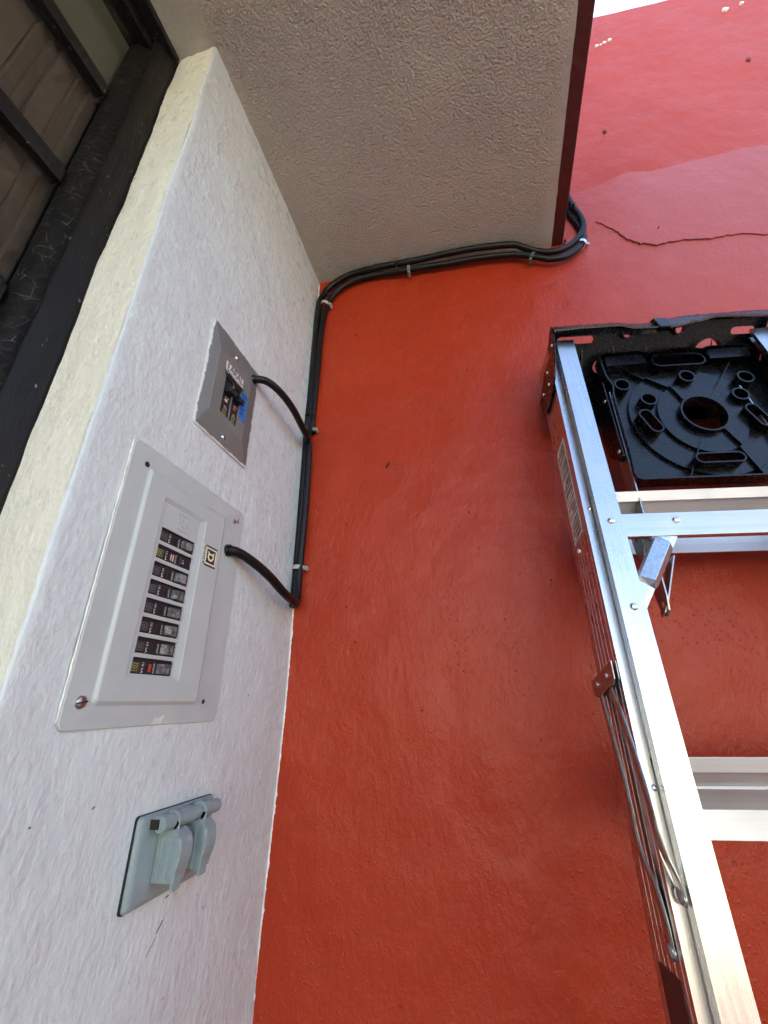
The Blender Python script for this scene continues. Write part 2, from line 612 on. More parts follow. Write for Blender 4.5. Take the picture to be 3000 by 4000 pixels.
for x, z, r in ((.4984, 3.193, .006), (.5102, 3.194, .0035), (.5226, 3.203, .0058), (.5405, 3.212, .006), (.8718, 3.245, .010), (.9216, 3.26, .006)):
    bm = bmesh.new()
    poly = [(x + r * random.uniform(.7, 1.2) * math.cos(a * .7), z + r * random.uniform(.5, .9) * math.sin(a * .7)) for a in range(9)]
    prism(bm, poly, lambda p: redp(p[0], p[1], -.003), lambda p: redp(p[0], p[1], .005))
    obj('paint_chip', bm, M_CHIP, red_wall, label='small white spot where the red paint has chipped off')


def crack(pts, wd=.0003):
    bm = bmesh.new()
    P = []
    for (x0, z0), (x1, z1) in zip(pts, pts[1:]):
        for k in range(6):
            t = k / 6
            P.append((x0 + (x1 - x0) * t + random.uniform(-.001, .001), z0 + (z1 - z0) * t + random.uniform(-.0025, .0025)))
    prev = None
    for i, (x, z) in enumerate(P):
        ww = wd * random.uniform(.35, 1) * (.3 + math.sin(math.pi * (i + .5) / len(P)))
        a, b = redp(x, z - ww, .0030 + 0), redp(x, z + ww, .0030)
        cur = (bm.verts.new(a), bm.verts.new(b), bm.verts.new(a - RN * .008), bm.verts.new(b - RN * .008))
        if prev:
            for q in ((0, 1), (1, 3), (3, 2), (2, 0)):
                bm.faces.new((prev[q[0]], prev[q[1]], cur[q[1]], cur[q[0]]))
        prev = cur
    obj('crack', bm, M_CRACK, red_wall)


crack([(.3349, 2.3835), (.349, 2.371), (.3665, 2.3513), (.3766, 2.3331), (.3894, 2.307), (.4115, 2.2865), (.445, 2.275), (.49, 2.279), (.55, 2.268), (.60, 2.272), (.66, 2.255), (.74, 2.250)])
crack([(.245, 1.967), (.262, 1.972), (.28, 1.966), (.30, 1.969)], .0002)

# ------------------------------------------------------------------ white wall with the window opening
WX = -.335
HZ = 2.321


def wx(y, z):
    """x of the white wall face: hand-trowelled, it falls back low down by the corner"""
    s = max(0, min(1, (1.42 - z) / .5)); s = s * s * (3 - 2 * s)
    c = max(0, min(1, (y - .45) / .24))
    o = -.013 * s * c
    o += (wob((0, y, z), 5, .0022) + wob((3, y, z), 14, .0008)) * min(1, max(0, (.68 - y) / .1))
    return WX + o


def edge_y(z):
    return .2486 + wob((0, 0, z), 6, .0014) + wob((9, 0, z), 25, .0010)


bm = bmesh.new()
ny, nz = 60, 150
g = []
for j in range(nz + 1):
    z = HZ * 1.0 * j / nz
    row = []
    e = edge_y(z)
    for i in range(ny + 1):
        y = e + (.70 - e) * i / ny
        row.append(bm.verts.new((wx(y, z), y, z)))
    # rounded arris and reveal
    pre = []
    for k, (dx, dy) in enumerate(((-.0008, -.0012), (-.0028, -.0022))):
        pre.append(bm.verts.new((wx(e, z) + dx + .0003, e + dy, z)))
    g.append(pre[::-1] + row)
for j in range(nz):
    for i in range(len(g[0]) - 1):
        bm.faces.new((g[j][i], g[j][i + 1], g[j + 1][i + 1], g[j + 1][i]))
white_wall = obj('white_wall', bm, M_WHITE, smooth=180)
setp(white_wall, 'white painted rough plaster wall that carries the breaker panel', 'wall')
bm = bmesh.new()
prev = None
for j in range(520):
    z = .85 + (2.315 - .85) * j / 519
    wv = .0012 + max(0, wob((0, 0, z), 60, .0025)) + max(0, wob((5, 0, z), 220, .0020))
    xs = wx(.687, z)
    cur = (bm.verts.new(redp(xs - .004, z, .0012)), bm.verts.new(redp(xs + wv, z, .0012)), bm.verts.new(redp(xs + wv, z, -.002)))
    if prev:
        bm.faces.new((prev[0], prev[1], cur[1], cur[0])); bm.faces.new((prev[1], prev[2], cur[2], cur[1]))
    prev = cur
obj('paint_edge', bm, M_CHIP, white_wall)
# reveal: strip beside the frame; its warmer, brighter light is mixed into the cream
bm = bmesh.new()
nr = 8
nq = 1100
g = []
for j in range(nq + 1):
    z = HZ * j / nq
    e = edge_y(z)
    x0 = wx(e, z) - .0025
    x1 = -.4040 + wob((4, 0, z), 30, .0008) + wob((8, 0, z), 140, .0014) + wob((8, 0, z), 420, .0010)
    if z < 1.9: x1 -= .010 * min(1, (1.9 - z) / .4)
    g.append([bm.verts.new((x0 + (x1 - x0) * i / nr, e - .0022 + wob((i * .1, 2, z), 8, .0012), z)) for i in range(nr + 1)])
for j in range(nq):
    for i in range(nr):
        bm.faces.new((g[j][i + 1], g[j][i], g[j + 1][i], g[j + 1][i + 1]))
obj('window_reveal', bm, M_CREAM, white_wall, smooth=180, label='side of the window opening, cream with its bright light painted in')
bm = bmesh.new()
box(bm, -.62, -.345, .252, .72, 0, HZ - .002)          # body of the wall behind its skin
box(bm, -.62, -.335, -2.6, -.75, 0, HZ)                # beyond the window
box(bm, -.62, -.335, -.75, .2480, 0, .90)              # below the sill
obj('wall_core', bm, M_WHITE, white_wall)

M_SCUFF = m_plain('grey_brown_scuff', (.16, .13, .11), .8)
M_SCUFF2 = m_plain('pale_grey_scuff', (.36, .34, .33), .8)


def blob(bm, pts, f):
    prism(bm, pts, lambda p: f(p, -.003), lambda p: f(p, .0009))


for y, z, ln, wd, ang, mt in ((.4580, 1.1580, .010, .0009, 52, M_SCUFF), (.4500, 1.1470, .014, .0012, 50, M_SCUFF2), (.4620, 1.1790, .004, .0014, 20, M_SCUFF), (.4730, 1.1810, .003, .0008, 70, M_SCUFF),
                              (.3480, 1.2720, .003, .0010, 40, M_SCUFF), (.5700, 1.3600, .0016, .0012, 0, M_SCUFF), (.2950, 1.2700, .002, .0012, 0, M_SCUFF), (.4200, 1.3230, .010, .0007, 70, M_SCUFF2),
                              (.5300, 1.8900, .0015, .0010, 0, M_SCUFF), (.5900, 1.1200, .008, .0008, 60, M_SCUFF2)):
    bm = bmesh.new()
    ca, sa = math.cos(R(ang)), math.sin(R(ang))
    pts = []
    n = 9
    for i in range(n): pts.append((-ln / 2 + ln * i / (n - 1), wd * .5 * math.sin(math.pi * (i + .3) / n) * random.uniform(.5, 1.3)))
    for i in range(n - 1, -1, -1): pts.append((-ln / 2 + ln * i / (n - 1), -wd * .5 * math.sin(math.pi * (i + .3) / n) * random.uniform(.5, 1.3) - .0001))
    blob(bm, pts, lambda p, o: (wx(y, z) + o, y + p[0] * ca - p[1] * sa, z + p[0] * sa + p[1] * ca))
    obj('scuff', bm, mt, white_wall)
M_PIT = m_plain('dark_red_pit', (.13, .026, .020), .8)
for x, z, r in ((-.235, 2.125, .0030), (-.165, 1.775, .0042), (-.168, 1.768, .0022), (.4283, 2.738, .0060), (.838, 2.945, .0100), (.02, 1.47, .0014), (.10, 1.53, .0014),
                (-.10, 1.36, .0014), (.05, 1.30, .0015), (.46, 2.33, .0018), (.26, 2.335, .0040), (.255, 2.325, .0030), (-.02, 1.66, .0013), (-.24, 1.50, .0014)):
    bm = bmesh.new()
    pts = [(x + r * random.uniform(.35, .9) * math.cos(a * .785), z + r * random.uniform(.5, 1.1) * math.sin(a * .785)) for a in range(8)]
    prism(bm, pts, lambda p: redp(p[0], p[1], -.004), lambda p: redp(p[0], p[1], .0046))
    obj('pit', bm, M_PIT, red_wall)

# ------------------------------------------------------------------ roof slab, soffit, painted edge
bm = bmesh.new()
P = [(-.70, -1.7), (.2262, -1.7), (.2262, .3), (.2262, .737), (-.335, .690), (-.70, .66)]
nxs, nys = 80, 120
g = []
for j in range(nys + 1):
    y = -.9 + 1.65 * j / nys
    row = []
    for i in range(nxs + 1):
        x = -.70 + .9262 * i / nxs
        zz = HZ + wob((x, y, 0), 5, .003) * min(1, max(0, (.22 - x) / .05)) * min(1, abs(x + .335) / .05)
        xx = x
        if i == nxs: xx += wob((0, y, 0), 60, .0012) + wob((0, y, 7), 20, .001)
        row.append(bm.verts.new((xx, y, zz)))
    g.append(row)
for j in range(nys):
    for i in range(nxs):
        bm.faces.new((g[j][i], g[j + 1][i], g[j + 1][i + 1], g[j][i + 1]))
roof = thing('roof_slab', 'overhanging roof slab with stippled beige underside and dark red edge', 'roof', Matrix())
obj('soffit', bm, M_SOFFIT, roof, smooth=180)
bm = bmesh.new()
box(bm, -.70, .249, -.9, .66, HZ + .012, HZ + .20)
obj('slab', bm, M_SOFFIT, roof)
bm = bmesh.new()
pts = [(.224, -.9), (.2525, -.9), (.2525, .741), (.224, .7385)]
prism(bm, pts, lambda p: (p[0], p[1], HZ + .0035), lambda p: (p[0], p[1], HZ + .21))
m = Mat('dark_red_edge_paint', (.30, .028, .014), .5)
m.color(m.mix(m.ramp(m.voro(14), [(0, 1), (.09, 1), (.11, 0)]), (.075, .010, .008), (.16, .11, .05)))
m.bump(m.noise(40, 4), .004, .8)
obj('painted_edge', bm, m.m, roof, bevel=.002)

# ------------------------------------------------------------------ window
win = thing('window', 'black framed window with brown curtain behind dusty glass', 'window', Matrix())
bm = bmesh.new()
N = 90
g = []
for j in range(N + 1):
    z = .90 + (HZ - .904) * j / N
    e = edge_y(z) - .0022
    prof = [(-.47, e + .0012), (-.4015, e + .0012), (-.4070, e - .0012), (-.4105, .236), (-.413, .222), (-.418, .2145), (-.47, .2145)]
    g.append([bm.verts.new((a + wob((a, b, z), 14, .0005), b + wob((b, a, z), 10, .0012) * (0 if b > .243 else 1), z)) for a, b in prof])
for j in range(N):
    for i in range(len(g[0]) - 1): bm.faces.new((g[j][i], g[j][i + 1], g[j + 1][i + 1], g[j + 1][i]))
obj('window_frame', bm, M_FRAME, win, smooth=40)
bm = bmesh.new()
g = []
for j in range(N * 2 + 1):
    z = .90 + (HZ - .95) * j / N / 2
    prof = [(-.414, .2150), (-.4200, .2128), (-.425, .208), (-.432, .2025), (-.444, .2005)]
    g.append([bm.verts.new((a + wob((a, b * 9, z), 45, .0008), b + wob((b, a, z), 45, .0006), z)) for a, b in prof])
for j in range(N * 2):
    for i in range(len(g[0]) - 1): bm.faces.new((g[j][i], g[j][i + 1], g[j + 1][i + 1], g[j + 1][i]))
obj('putty_strip', bm, M_PUTTY, win, smooth=60)
bm = bmesh.new()
box(bm, -.47, -.402, -.75, .2470, HZ - .014, HZ - .0005)
box(bm, -.47, -.425, -.75, .2160, HZ - .030, HZ - .013)
obj('head_member', bm, M_FRAME, win, bevel=.002)
bm = bmesh.new()
box(bm, -.47, -.40, -.75, .2145, .90, .95)
box(bm, -.47, -.40, -.75, -.70, .95, HZ - .03)
obj('sill_member', bm, M_FRAME, win, bevel=.002)
zb = [2.118, 1.921, 1.724, 1.527, 1.330, 1.133]
for k, z in enumerate(zb):
    bm = bmesh.new()
    box(bm, -.452, -.436, -.70, .1975, z - .011, z + .011)
    box(bm, -.448, -.4405, -.70, .1955, z + .011, z + .020)
    obj('glazing_bar', bm, M_FRAME, win, bevel=.0015)
edges = [HZ - .03] + zb + [.95]
for a, b in zip(edges, edges[1:]):
    bm = bmesh.new()
    box(bm, -.4475, -.4445, -.70, .1990, b + .005, a - .005)
    obj('pane', bm, M_GLASS, win)
bm = bmesh.new()
g0 = None
ys = []
y = -.70
k = 0
while y < .21:
    stepw = random.choice((.012, .016, .026, .038))
    ys += [(y, -.462 - .0 * k), (y + stepw * .93, -.470), (y + stepw * .95, -.470 - .012)]
    y += stepw; k += 1
for yy, xx in ys:
    cur = (bm.verts.new((xx, min(yy, .2138), .93)), bm.verts.new((xx, min(yy, .2138), 2.122)))
    if g0: bm.faces.new((g0[0], cur[0], cur[1], g0[1]))
    g0 = cur
obj('curtain', bm, M_CURTAIN, win)
bm = bmesh.new()
box(bm, -.462, -.458, -.70, .2138, 2.124, HZ - .005)
obj('board', bm, M_BOARD, win, label='grey green board behind the top pane')
bm = bmesh.new()
box(bm, -.50, -.49, -.75, .2478, .90, HZ - .001)
obj('backing', bm, M_DARK, win)

# ------------------------------------------------------------------ wall fixtures. local frame: x along the wall (world y), y up, z out from the wall


def wallframe(y, z, out=0):
    return Matrix(((0, 0, 1, WX + out), (1, 0, 0, y), (0, 1, 0, z), (0, 0, 0, 1)))


def bead(bm, pts, r): sweep(bm, pts, r, 8)


# ---- breaker panel
PY, PZ = .396, 1.464
panel = thing('breaker_panel', 'light grey breaker panel with eight black switches in a column', 'breaker panel', wallframe(PY, PZ))


def q(y, z, h=0):     # a point measured on the wall, corrected for its height above it
    k = 1 - h / .335
    return (y * k - PY, (z - 1.35) * k + 1.35 - PZ)


L = []
x0, y0 = q(.2935, 1.3304); x1, y1 = q(.5005, 1.600)
px0, py0 = q(.3295, 1.3530, .008); px1, py1 = q(.4645, 1.578, .008)
px0 -= .001; py0 -= .001
rx0, ry0 = q(.3530, 1.3725, .007); rx1, ry1 = q(.4265, 1.5595, .007)
F = .0030
HO = .0056
K = 5
L.append([(a, b, .0002) for a, b in rrect(x0, x1, y0, y1, .008, K)])
L.append([(a, b, .0016) for a, b in rrect(x0 + .0002, x1 - .0002, y0 + .0002, y1 - .0002, .008, K)])
L.append([(a, b, .0022) for a, b in rrect(x0 + .001, x1 - .001, y0 + .001, y1 - .001, .0075, K)])
L.append([(a, b, .0024) for a, b in rrect(px0 - .0026, px1 + .0052, py0 - .004, py1 + .006, .005, K)])
L.append([(a, b, .0028) for a, b in rrect(px0 - .0018, px1 + .0040, py0 - .0028, py1 + .005, .005, K)])
L.append([(a, b, HO - .0006) for a, b in rrect(px0 - .0005, px1 + .0006, py0 - .0005, py1 + .0008, .004, K)])
L.append([(a, b, HO) for a, b in rrect(px0 + .0006, px1 - .0006, py0 + .0006, py1 - .0006, .0035, K)])
L.append([(a, b, HO) for a, b in rrect(rx0 - .0008, rx1 + .0008, ry0 - .0008, ry1 + .0008, .003, K)])
L.append([(a, b, HO - .0006) for a, b in rrect(rx0, rx1, ry0, ry1, .003, K)])
L.append([(a, b, F) for a, b in rrect(rx0 + .002, rx1 - .0085, ry0 + .004, ry1 - .004, .0012, K)])
bm = bmesh.new()
loft(bm, L, cap_last=False)
fx0, fx1, fy0, fy1 = rx0 + .0017, rx1 - .0082, ry0 + .0037, ry1 - .0037
holes = []
HZC = [1.5184 - i * .01923 for i in range(8)]
hx0, hx1 = q(.3575, 1.5, .005)[0], q(.4130, 1.5, .005)[0]
for zc in HZC:
    cyy = q(.4, zc, .005)[1]
    hh = .0076
    jag = [(hx1 + random.uniform(-.0004, .0005), cyy - hh + 2 * hh * k / 9) for k in range(10)]
    holes.append([(hx0, cyy - hh), ] + [(hx0 + (hx1 - hx0) * k / 8, cyy - hh + random.uniform(-.00025, .00015)) for k in range(1, 8)] + jag + [(hx0, cyy + hh)])
fl = plate2d([[(fx0, fy0), (fx1, fy0), (fx1, fy1), (fx0, fy1)]] + holes, F - .0012, F + .00003)
bm.from_mesh(fl)
obj('cover', bm, M_PANEL, panel, smooth=16)
bm = bmesh.new()
P_ = []
for i in range(60):
    t = i / 59
    P_.append(Vector((x0 - .0006 + wob((t * 3, 0, 0), 9, .0006), y0 + .006 + (y1 - y0 - .010) * t, .0006)))
sweep(bm, P_, lambda t: .0007 + .0007 * abs(noise.noise(Vector((t * 30, 3, 0)))), 6)
obj('paint_bead', bm, M_CHIP, panel, smooth=60)
bm = bmesh.new()
prism(bm, [(.018, y0 + .0015), (.030, y0 + .0018), (.034, y0 + .0095), (.026, y0 + .0062), (.021, y0 + .0080)], lambda p: (p[0] - .02, p[1], .002), lambda p: (p[0] - .02, p[1], .00232))
obj('paint_smear', bm, m_plain('thin_white_smear', (.60, .63, .62), .5), panel)
# embossed maker's mark above the switches: a D inside a square


def mark(cx, cy, s, z0, z1, right=(1, 0), up=(0, 1)):
    """square ring with a D in it; right/up orient it in the plane"""
    def T(p): return (cx + p[0] * right[0] * s + p[1] * up[0] * s, cy + p[0] * right[1] * s + p[1] * up[1] * s)
    sq = lambda k: [T(p) for p in ((-k, -k), (k, -k), (k, k), (-k, k))]
    D = [(-.36, -.34), (.12, -.34), (.30, -.20), (.34, 0), (.30, .20), (.12, .34), (-.36, .34), (-.36, .22), (-.24, .22), (-.24, -.22), (-.36, -.22)]
    Di = [(-.10, -.20), (.06, -.20), (.17, -.10), (.19, 0), (.17, .10), (.06, .20), (-.10, .20)]
    return plate2d([sq(.62), sq(.50), [T(p) for p in D], [T(p) for p in Di]], z0, z1)


cxm, cym = q(.3895, 1.5425, .006)
obj('embossed_mark', mark(cxm, cym, .0165, F, F + .0007, (0, -1), (1, 0)), M_PANEL, panel, bevel=.0002)
# screws and empty holes
for (yy, zz), r, kind in (((.3111, 1.3515), .0050, 'big'), ((.4816, 1.5822), .0032, 'small')):
    bm = bmesh.new()
    a, b = q(yy, zz, .003)
    cyl(bm, (a, b, .0018), (a, b, .0036), r, r, 24)
    dome(bm, (a, b, .0036), (0, 0, 1), r * .98, r * .34, 24, 4)
    sc = obj('screw', bm, M_STEEL, panel, smooth=40)
    bm = bmesh.new()
    t = R(8)
    dx, dy = math.cos(t) * r * .95, math.sin(t) * r * .95
    nxx, nyy = -math.sin(t) * r * .12, math.cos(t) * r * .12
    prism(bm, [(a - dx - nxx, b - dy - nyy), (a + dx - nxx, b + dy - nyy), (a + dx + nxx, b + dy + nyy), (a - dx + nxx, b - dy + nyy)],
          lambda p: (p[0], p[1], .003), lambda p: (p[0], p[1], .0036 + r * .35))
    obj('slot', bm, M_DARK, sc)
for (yy, zz), r in (((.3163, 1.5800), .0032), ((.4725, 1.352), .0026)):
    bm = bmesh.new()
    a, b = q(yy, zz, .002)
    cyl(bm, (a, b, .001), (a, b, .00262), r, r * .98, 20)
    obj('screw_hole', bm, M_DARK, panel)
bm = bmesh.new()
a, b = q(.4895, 1.586, .002)
prism(bm, [(a - .0022, b - .003), (a + .0018, b - .0034), (a + .0012, b + .001), (a + .0016, b + .006), (a - .0003, b + .0015)], lambda p: (p[0], p[1], .002), lambda p: (p[0], p[1], .00262))
obj('rust_mark', bm, M_RUST, panel)
# sticker with the maker's mark
sx0, sy0 = q(.4358, 1.5062, .0082); sx1, sy1 = q(.4582, 1.5322, .0082)
bm = bmesh.new()
box(bm, sx0, sx1, sy0, sy1, HO - .0002, HO + .0002)
st = obj('sticker', bm, M_NAVY, panel, label='dark blue square sticker with a pale yellow letter D in a square')
obj('emblem', mark((sx0 + sx1) / 2, (sy0 + sy1) / 2, (sx1 - sx0) * .78, HO + .0002, HO + .00035, (0, -1), (1, 0)), M_PAINTY, st)
bm = bmesh.new()
wx0, _ = q(.4305, 1.52, .0082)
box(bm, wx0, sx0 - .0003, sy0, sy1, HO - .0002, HO + .00018)
st2 = obj('sticker_margin', bm, M_LABEL, panel)
obj('lettering', text('SQUARE D', .0042, ((wx0 + sx0) / 2, (sy0 + sy1) / 2, HO + .0003), (0, -1, 0), (1, 0, 0), width=(sy1 - sy0) * .94), M_INK, st2)
# the eight breakers
for i, zc in enumerate(HZC):
    cyy = q(.4, zc, .005)[1]
    lit = i in (1, 7)
    bm = bmesh.new()
    box(bm, hx0 - .001, hx1 + .003, cyy - .0088, cyy + .0088, -.012, F - .0026)
    box(bm, hx0 - .001, hx0 + .0285, cyy - .0071, cyy + .0052, F - .0026, F - .0010)
    box(bm, hx0 + .0285, hx0 + .0312, cyy - .0071, cyy + .0052, F - .0026, F - .0014)
    box(bm, hx0 + .0312, hx1 + .001, cyy - .0071, cyy + .0052, F - .0026, F - .0010)
    body = obj('breaker', bm, M_BREAK, panel, bevel=.0002,
               label=('black breaker with the red and white flag showing, second from the top', 'black breaker with an orange flag, at the bottom of the column')[i == 7] if lit else None)
    zf = F - .0010
    yc = cyy - .0012
    obj('emblem', mark(hx0 + .0052, yc, .0060, zf, zf + .00012, (0, -1), (1, 0)), M_YEL if lit else M_DIM, body)
    W1 = [text('120/240V~', .0021, (hx0 + .0105, yc, zf + .0001), (0, -1, 0), (1, 0, 0), .00008, width=.0098)]
    obj('voltage_lettering', join(W1), M_DIM, body)
    W2 = [text('10 kA', .0040, (hx0 + .0148, yc, zf + .0001), (0, -1, 0), (1, 0, 0), .00008, width=.0100)]
    if i != 1: W2.append(text('O/OFF', .0032, (hx0 + .0302, yc, F - .0014 + .0001), (0, -1, 0), (1, 0, 0), .00008, width=.0092))
    else:
        W2.append(text('15', .0040, (hx0 + .0405, yc, F + .0003), (0, -1, 0), (1, 0, 0), .00008, width=.0040))
        W2.append(text('O/OFF', .0026, (hx0 + .0300, yc, F - .0014 + .0001), (0, -1, 0), (1, 0, 0), .00008, width=.0092))
    obj('lettering', join(W2), M_PAINTW, body)
    if lit:
        bm = bmesh.new(); box(bm, hx0 + .0228, hx0 + (.0262 if i == 7 else .0250), yc - .0036, yc + .0036, zf, zf + .0002)
        obj('flag', bm, M_REDF, body)
        if i == 1:
            bm = bmesh.new(); box(bm, hx0 + .0218, hx0 + .0227, yc - .0036, yc + .0036, zf, zf + .0002)
            box(bm, hx0 + .0252, hx0 + .0266, yc - .0036, yc + .0036, zf, zf + .0002)
            obj('flag_edge', bm, M_PAINTW, body)
    else:
        bm = bmesh.new(); box(bm, hx0 + .0236, hx0 + .0262, yc - .0036, yc + .0036, zf, zf + .0001)
        obj('flag_window', bm, M_DARK, body)
    bm = bmesh.new()
    ta, tb = hx0 + (.0335 if i != 1 else .036), hx0 + (.0505 if i != 1 else .0445)
    hh = .0068 if i != 1 else .0010
    w0 = .0048
    prism(bm, [(ta, zf - .0005), (ta + .0015, zf + hh * .35), (ta + .007 if i != 1 else ta + .003, zf + hh * .62), (tb - .002, zf + hh * .55), (tb, zf - .0005)],
          lambda p: (p[0], yc - w0, p[1]), lambda p: (p[0], yc + w0, p[1]))
    obj('toggle', bm, M_BREAK if i == 1 else M_TOGGLE, body, bevel=.0006)

bm = bmesh.new()
a, b = .4725 - PY, 1.5362 - PZ
cyl(bm, (a, b, .0015), (a + .0008, b, .0060), .0084, .0080, 24)
obj('bushing', bm, M_BLACK, panel, smooth=40)
# ---- small dark plate with two breakers
SY, SZ = .426, 1.7575
sp = thing('switch_plate', 'dark grey steel plate with paint-smeared rim, sticker and blue tape', 'breaker plate', wallframe(SY, SZ))


def q(y, z, h=0):
    k = 1 - h / .335
    return (y * k - SY, (z - 1.35) * k + 1.35 - SZ)


x0, y0 = q(.3645, 1.6688); x1, y1 = q(.4860, 1.8465)
hx0, hy0 = q(.4110, 1.7200, .004); hx1, hy1 = q(.4505, 1.7835, .004)
F = .0040
L = [[(a, b, .0001) for a, b in rrect(x0, x1, y0, y1, .004, K)],
     [(a, b, .0022) for a, b in rrect(x0, x1, y0, y1, .004, K)],
     [(a, b, .0028) for a, b in rrect(x0 + .0008, x1 - .0008, y0 + .0008, y1 - .0008, .0035, K)]]
bm = bmesh.new()
cx0, cy0 = q(.3875, 1.7060, .003); cx1, cy1 = q(.4700, 1.8180, .003)
L.append([(a, b, .0029) for a, b in rrect(cx0 - .001, cx1 + .001, cy0 - .001, cy1 + .001, .004, K)])
L.append([(a, b, F) for a, b in rrect(cx0 + .001, cx1 - .001, cy0 + .001, cy1 - .001, .003, K)])
loft(bm, L, cap_last=False)
inner = rrect(cx0 + .001, cx1 - .001, cy0 + .001, cy1 - .001, .003, K)
mid = (hx0 + hx1) / 2 + .001
h1 = [(hx0, hy0), (mid - .0012, hy0), (mid - .0012, hy1), (hx0, hy1)]
h2 = [(mid + .0012, hy0), (hx1, hy0), (hx1, hy1), (mid + .0012, hy1)]
fl = plate2d([inner, h1, h2], F - .0012, F)
bm.from_mesh(fl)
m = Mat('dark_grey_enamel_smeared_white', (.155, .165, .165), .42)
xx = m.xyz()
# white wall paint brushed over the rim of the plate
dx = m.math('SUBTRACT', (x1 - x0) / 2, m.math('ABSOLUTE', m.math('SUBTRACT', xx[0], (x0 + x1) / 2)))
dy = m.math('SUBTRACT', (y1 - y0) / 2, m.math('ABSOLUTE', m.math('SUBTRACT', xx[1], (y0 + y1) / 2)))
dd = m.math('MINIMUM', dx, dy)
nn = m.noise(60, 5, .7)
sm = m.math('MULTIPLY', m.math('SUBTRACT', m.math('MULTIPLY_ADD', nn, .013, -.0038), dd), 900, clamp=True)
fleck = m.math('MULTIPLY', m.ramp(m.voro(150), [(0, 1), (.12, 1), (.16, 0)]), m.ramp(m.noise(45, 3), [(.60, 0), (.66, 1)]))
sm = m.math('MAXIMUM', sm, fleck)
m.color(m.mix(sm, m.mix(nn, (.14, .15, .145), (.18, .19, .185)), (.62, .61, .60)))
m.bump(sm, .0003, .8)
obj('cover', bm, m.m, sp, smooth=50)
for k, (a0, a1) in enumerate(((hx0, mid - .0012), (mid + .0012, hx1))):
    bm = bmesh.new()
    box(bm, a0 - .0008, a1 + .0008, hy0 - .001, hy1 + .001, -.012, F - .0018)
    box(bm, a0 + .0018, a1 - .0016, hy0 - .001, hy0 + .034, F - .0018, F - .0006)
    body = obj('breaker', bm, M_BREAK, sp, bevel=.0002)
    zf = F - .0006
    xc = (a0 + a1) / 2
    obj('emblem', mark(xc, hy0 + .0048, .0066, zf, zf + .00012, (0, 1) if 0 else (0, -1), (1, 0)), M_YEL, body)
    obj('lettering', join([text('10 kA', .0028, (xc + .001, hy0 + .0115, zf + .0001), (1, 0, 0), (0, 1, 0), .00008, width=.0070),
                           text('240V~', .0022, (xc + .001, hy0 + .0145, zf + .0001), (1, 0, 0), (0, 1, 0), .00008, width=.0060),
                           text('O/OFF', .0030, (xc + .001, hy0 + .0290, zf + .0001), (1, 0, 0), (0, 1, 0), .00008, width=.0080)]), M_PAINTW, body)
    bm = bmesh.new()
    box(bm, xc - .003, xc + .003, hy0 + .0225, hy0 + .0262, zf, zf + .0002)
    obj('flag', bm, M_REDF if k else M_PAINTW, body)
    bm = bmesh.new()
    prism(bm, [(hy0 + .036, zf - .001), (hy0 + .034, zf + .010), (hy0 + .040, zf + .012), (hy0 + .049, zf + .004), (hy0 + .051, zf - .001)],
          lambda p: (a0 + .0028, p[0], p[1]), lambda p: (a1 - .0022, p[0], p[1]))
    obj('toggle', bm, M_BREAK, body, bevel=.0006)
for yy, zz in ((.4280, 1.8300), (.4281, 1.6870)):
    bm = bmesh.new()
    a, b = q(yy, zz, .003)
    dome(bm, (a, b, .0026), (0, 0, 1), .0040, .0024, 24, 5)
    sc = obj('screw', bm, M_RIVET, sp, smooth=60)
    bm = bmesh.new()
    box(bm, a - .0022, a + .0022, b - .0003, b + .0003, .0036, .0051)
    box(bm, a - .0003, a + .0003, b - .0022, b + .0022, .0036, .0051)
    obj('slot', bm, M_DARK, sc)
bm = bmesh.new()
a, b = .4735 - SY, 1.8272 - SZ
cyl(bm, (a, b, .0015), (a + .0008, b, .0055), .0078, .0074, 24)
obj('bushing', bm, M_BLACK, sp, smooth=40)
# printed sticker, standing off its lower edge over the switches
ax0, ay0 = q(.4085, 1.7838, .0055); ax1, ay1 = q(.4535, 1.8085, .0055)
bm = bmesh.new()
E_ = F + .0004


def stz(y):  # lower edge lifts off
    t = max(0, (ay0 + .010 - y) / .010)
    return E_ + t * .0055


def strip(bm, xa, xb, ya, yb, lift):
    prev = None
    for k in range(7):
        yy = ya + (yb - ya) * k / 6
        cur = [bm.verts.new((x, yy, stz(yy) + l)) for x, l in ((xa, lift), (xb, lift), (xb, lift - .00025), (xa, lift - .00025))]
        if prev:
            for a in range(4): bm.faces.new((prev[a], prev[(a + 1) % 4], cur[(a + 1) % 4], cur[a]))
        else: bm.faces.new(cur[::-1])
        prev = cur
    bm.faces.new(prev)


strip(bm, ax0, ax1, ay0, ay1, 0)
stk = obj('sticker', bm, M_PAINTW, sp, label='black and white printed sticker curling off above the switches')
bm = bmesh.new()
strip(bm, ax0 + .0034, ax0 + .0072, ay0, ay1 - .001, .0003)
strip(bm, ax0 + .0074, ax1 - .001, ay0, ay0 + .0090, .0003)
strip(bm, ax0 + .0085, ax1 - .004, ay0 + .0112, ay0 + .0116, .0003)
obj('printed_band', bm, M_INK, stk)
tcx = (ax0 + .0078 + ax1) / 2
obj('lettering', text('ARAL', .0150, (tcx, ay0 + .0182, E_ + .0003), (1, 0, 0), (0, 1, 0), .00012, width=(ax1 - ax0) * .74), M_INK, stk)
o = obj('small_lettering', join([text('(COMERCIAL)', .0042, (tcx, ay0 + .0050, stz(ay0 + .0050) + .0006), (1, 0, 0), (0, 1, -.35), .0001, width=(ax1 - ax0) * .6),
                                 text('I/E', .0045, (ax0 + .0053, (ay0 + ay1) / 2 + .004, E_ + .0004), (0, -1, 0), (1, 0, 0), .0001, width=.009)]), M_PAINTW, stk)
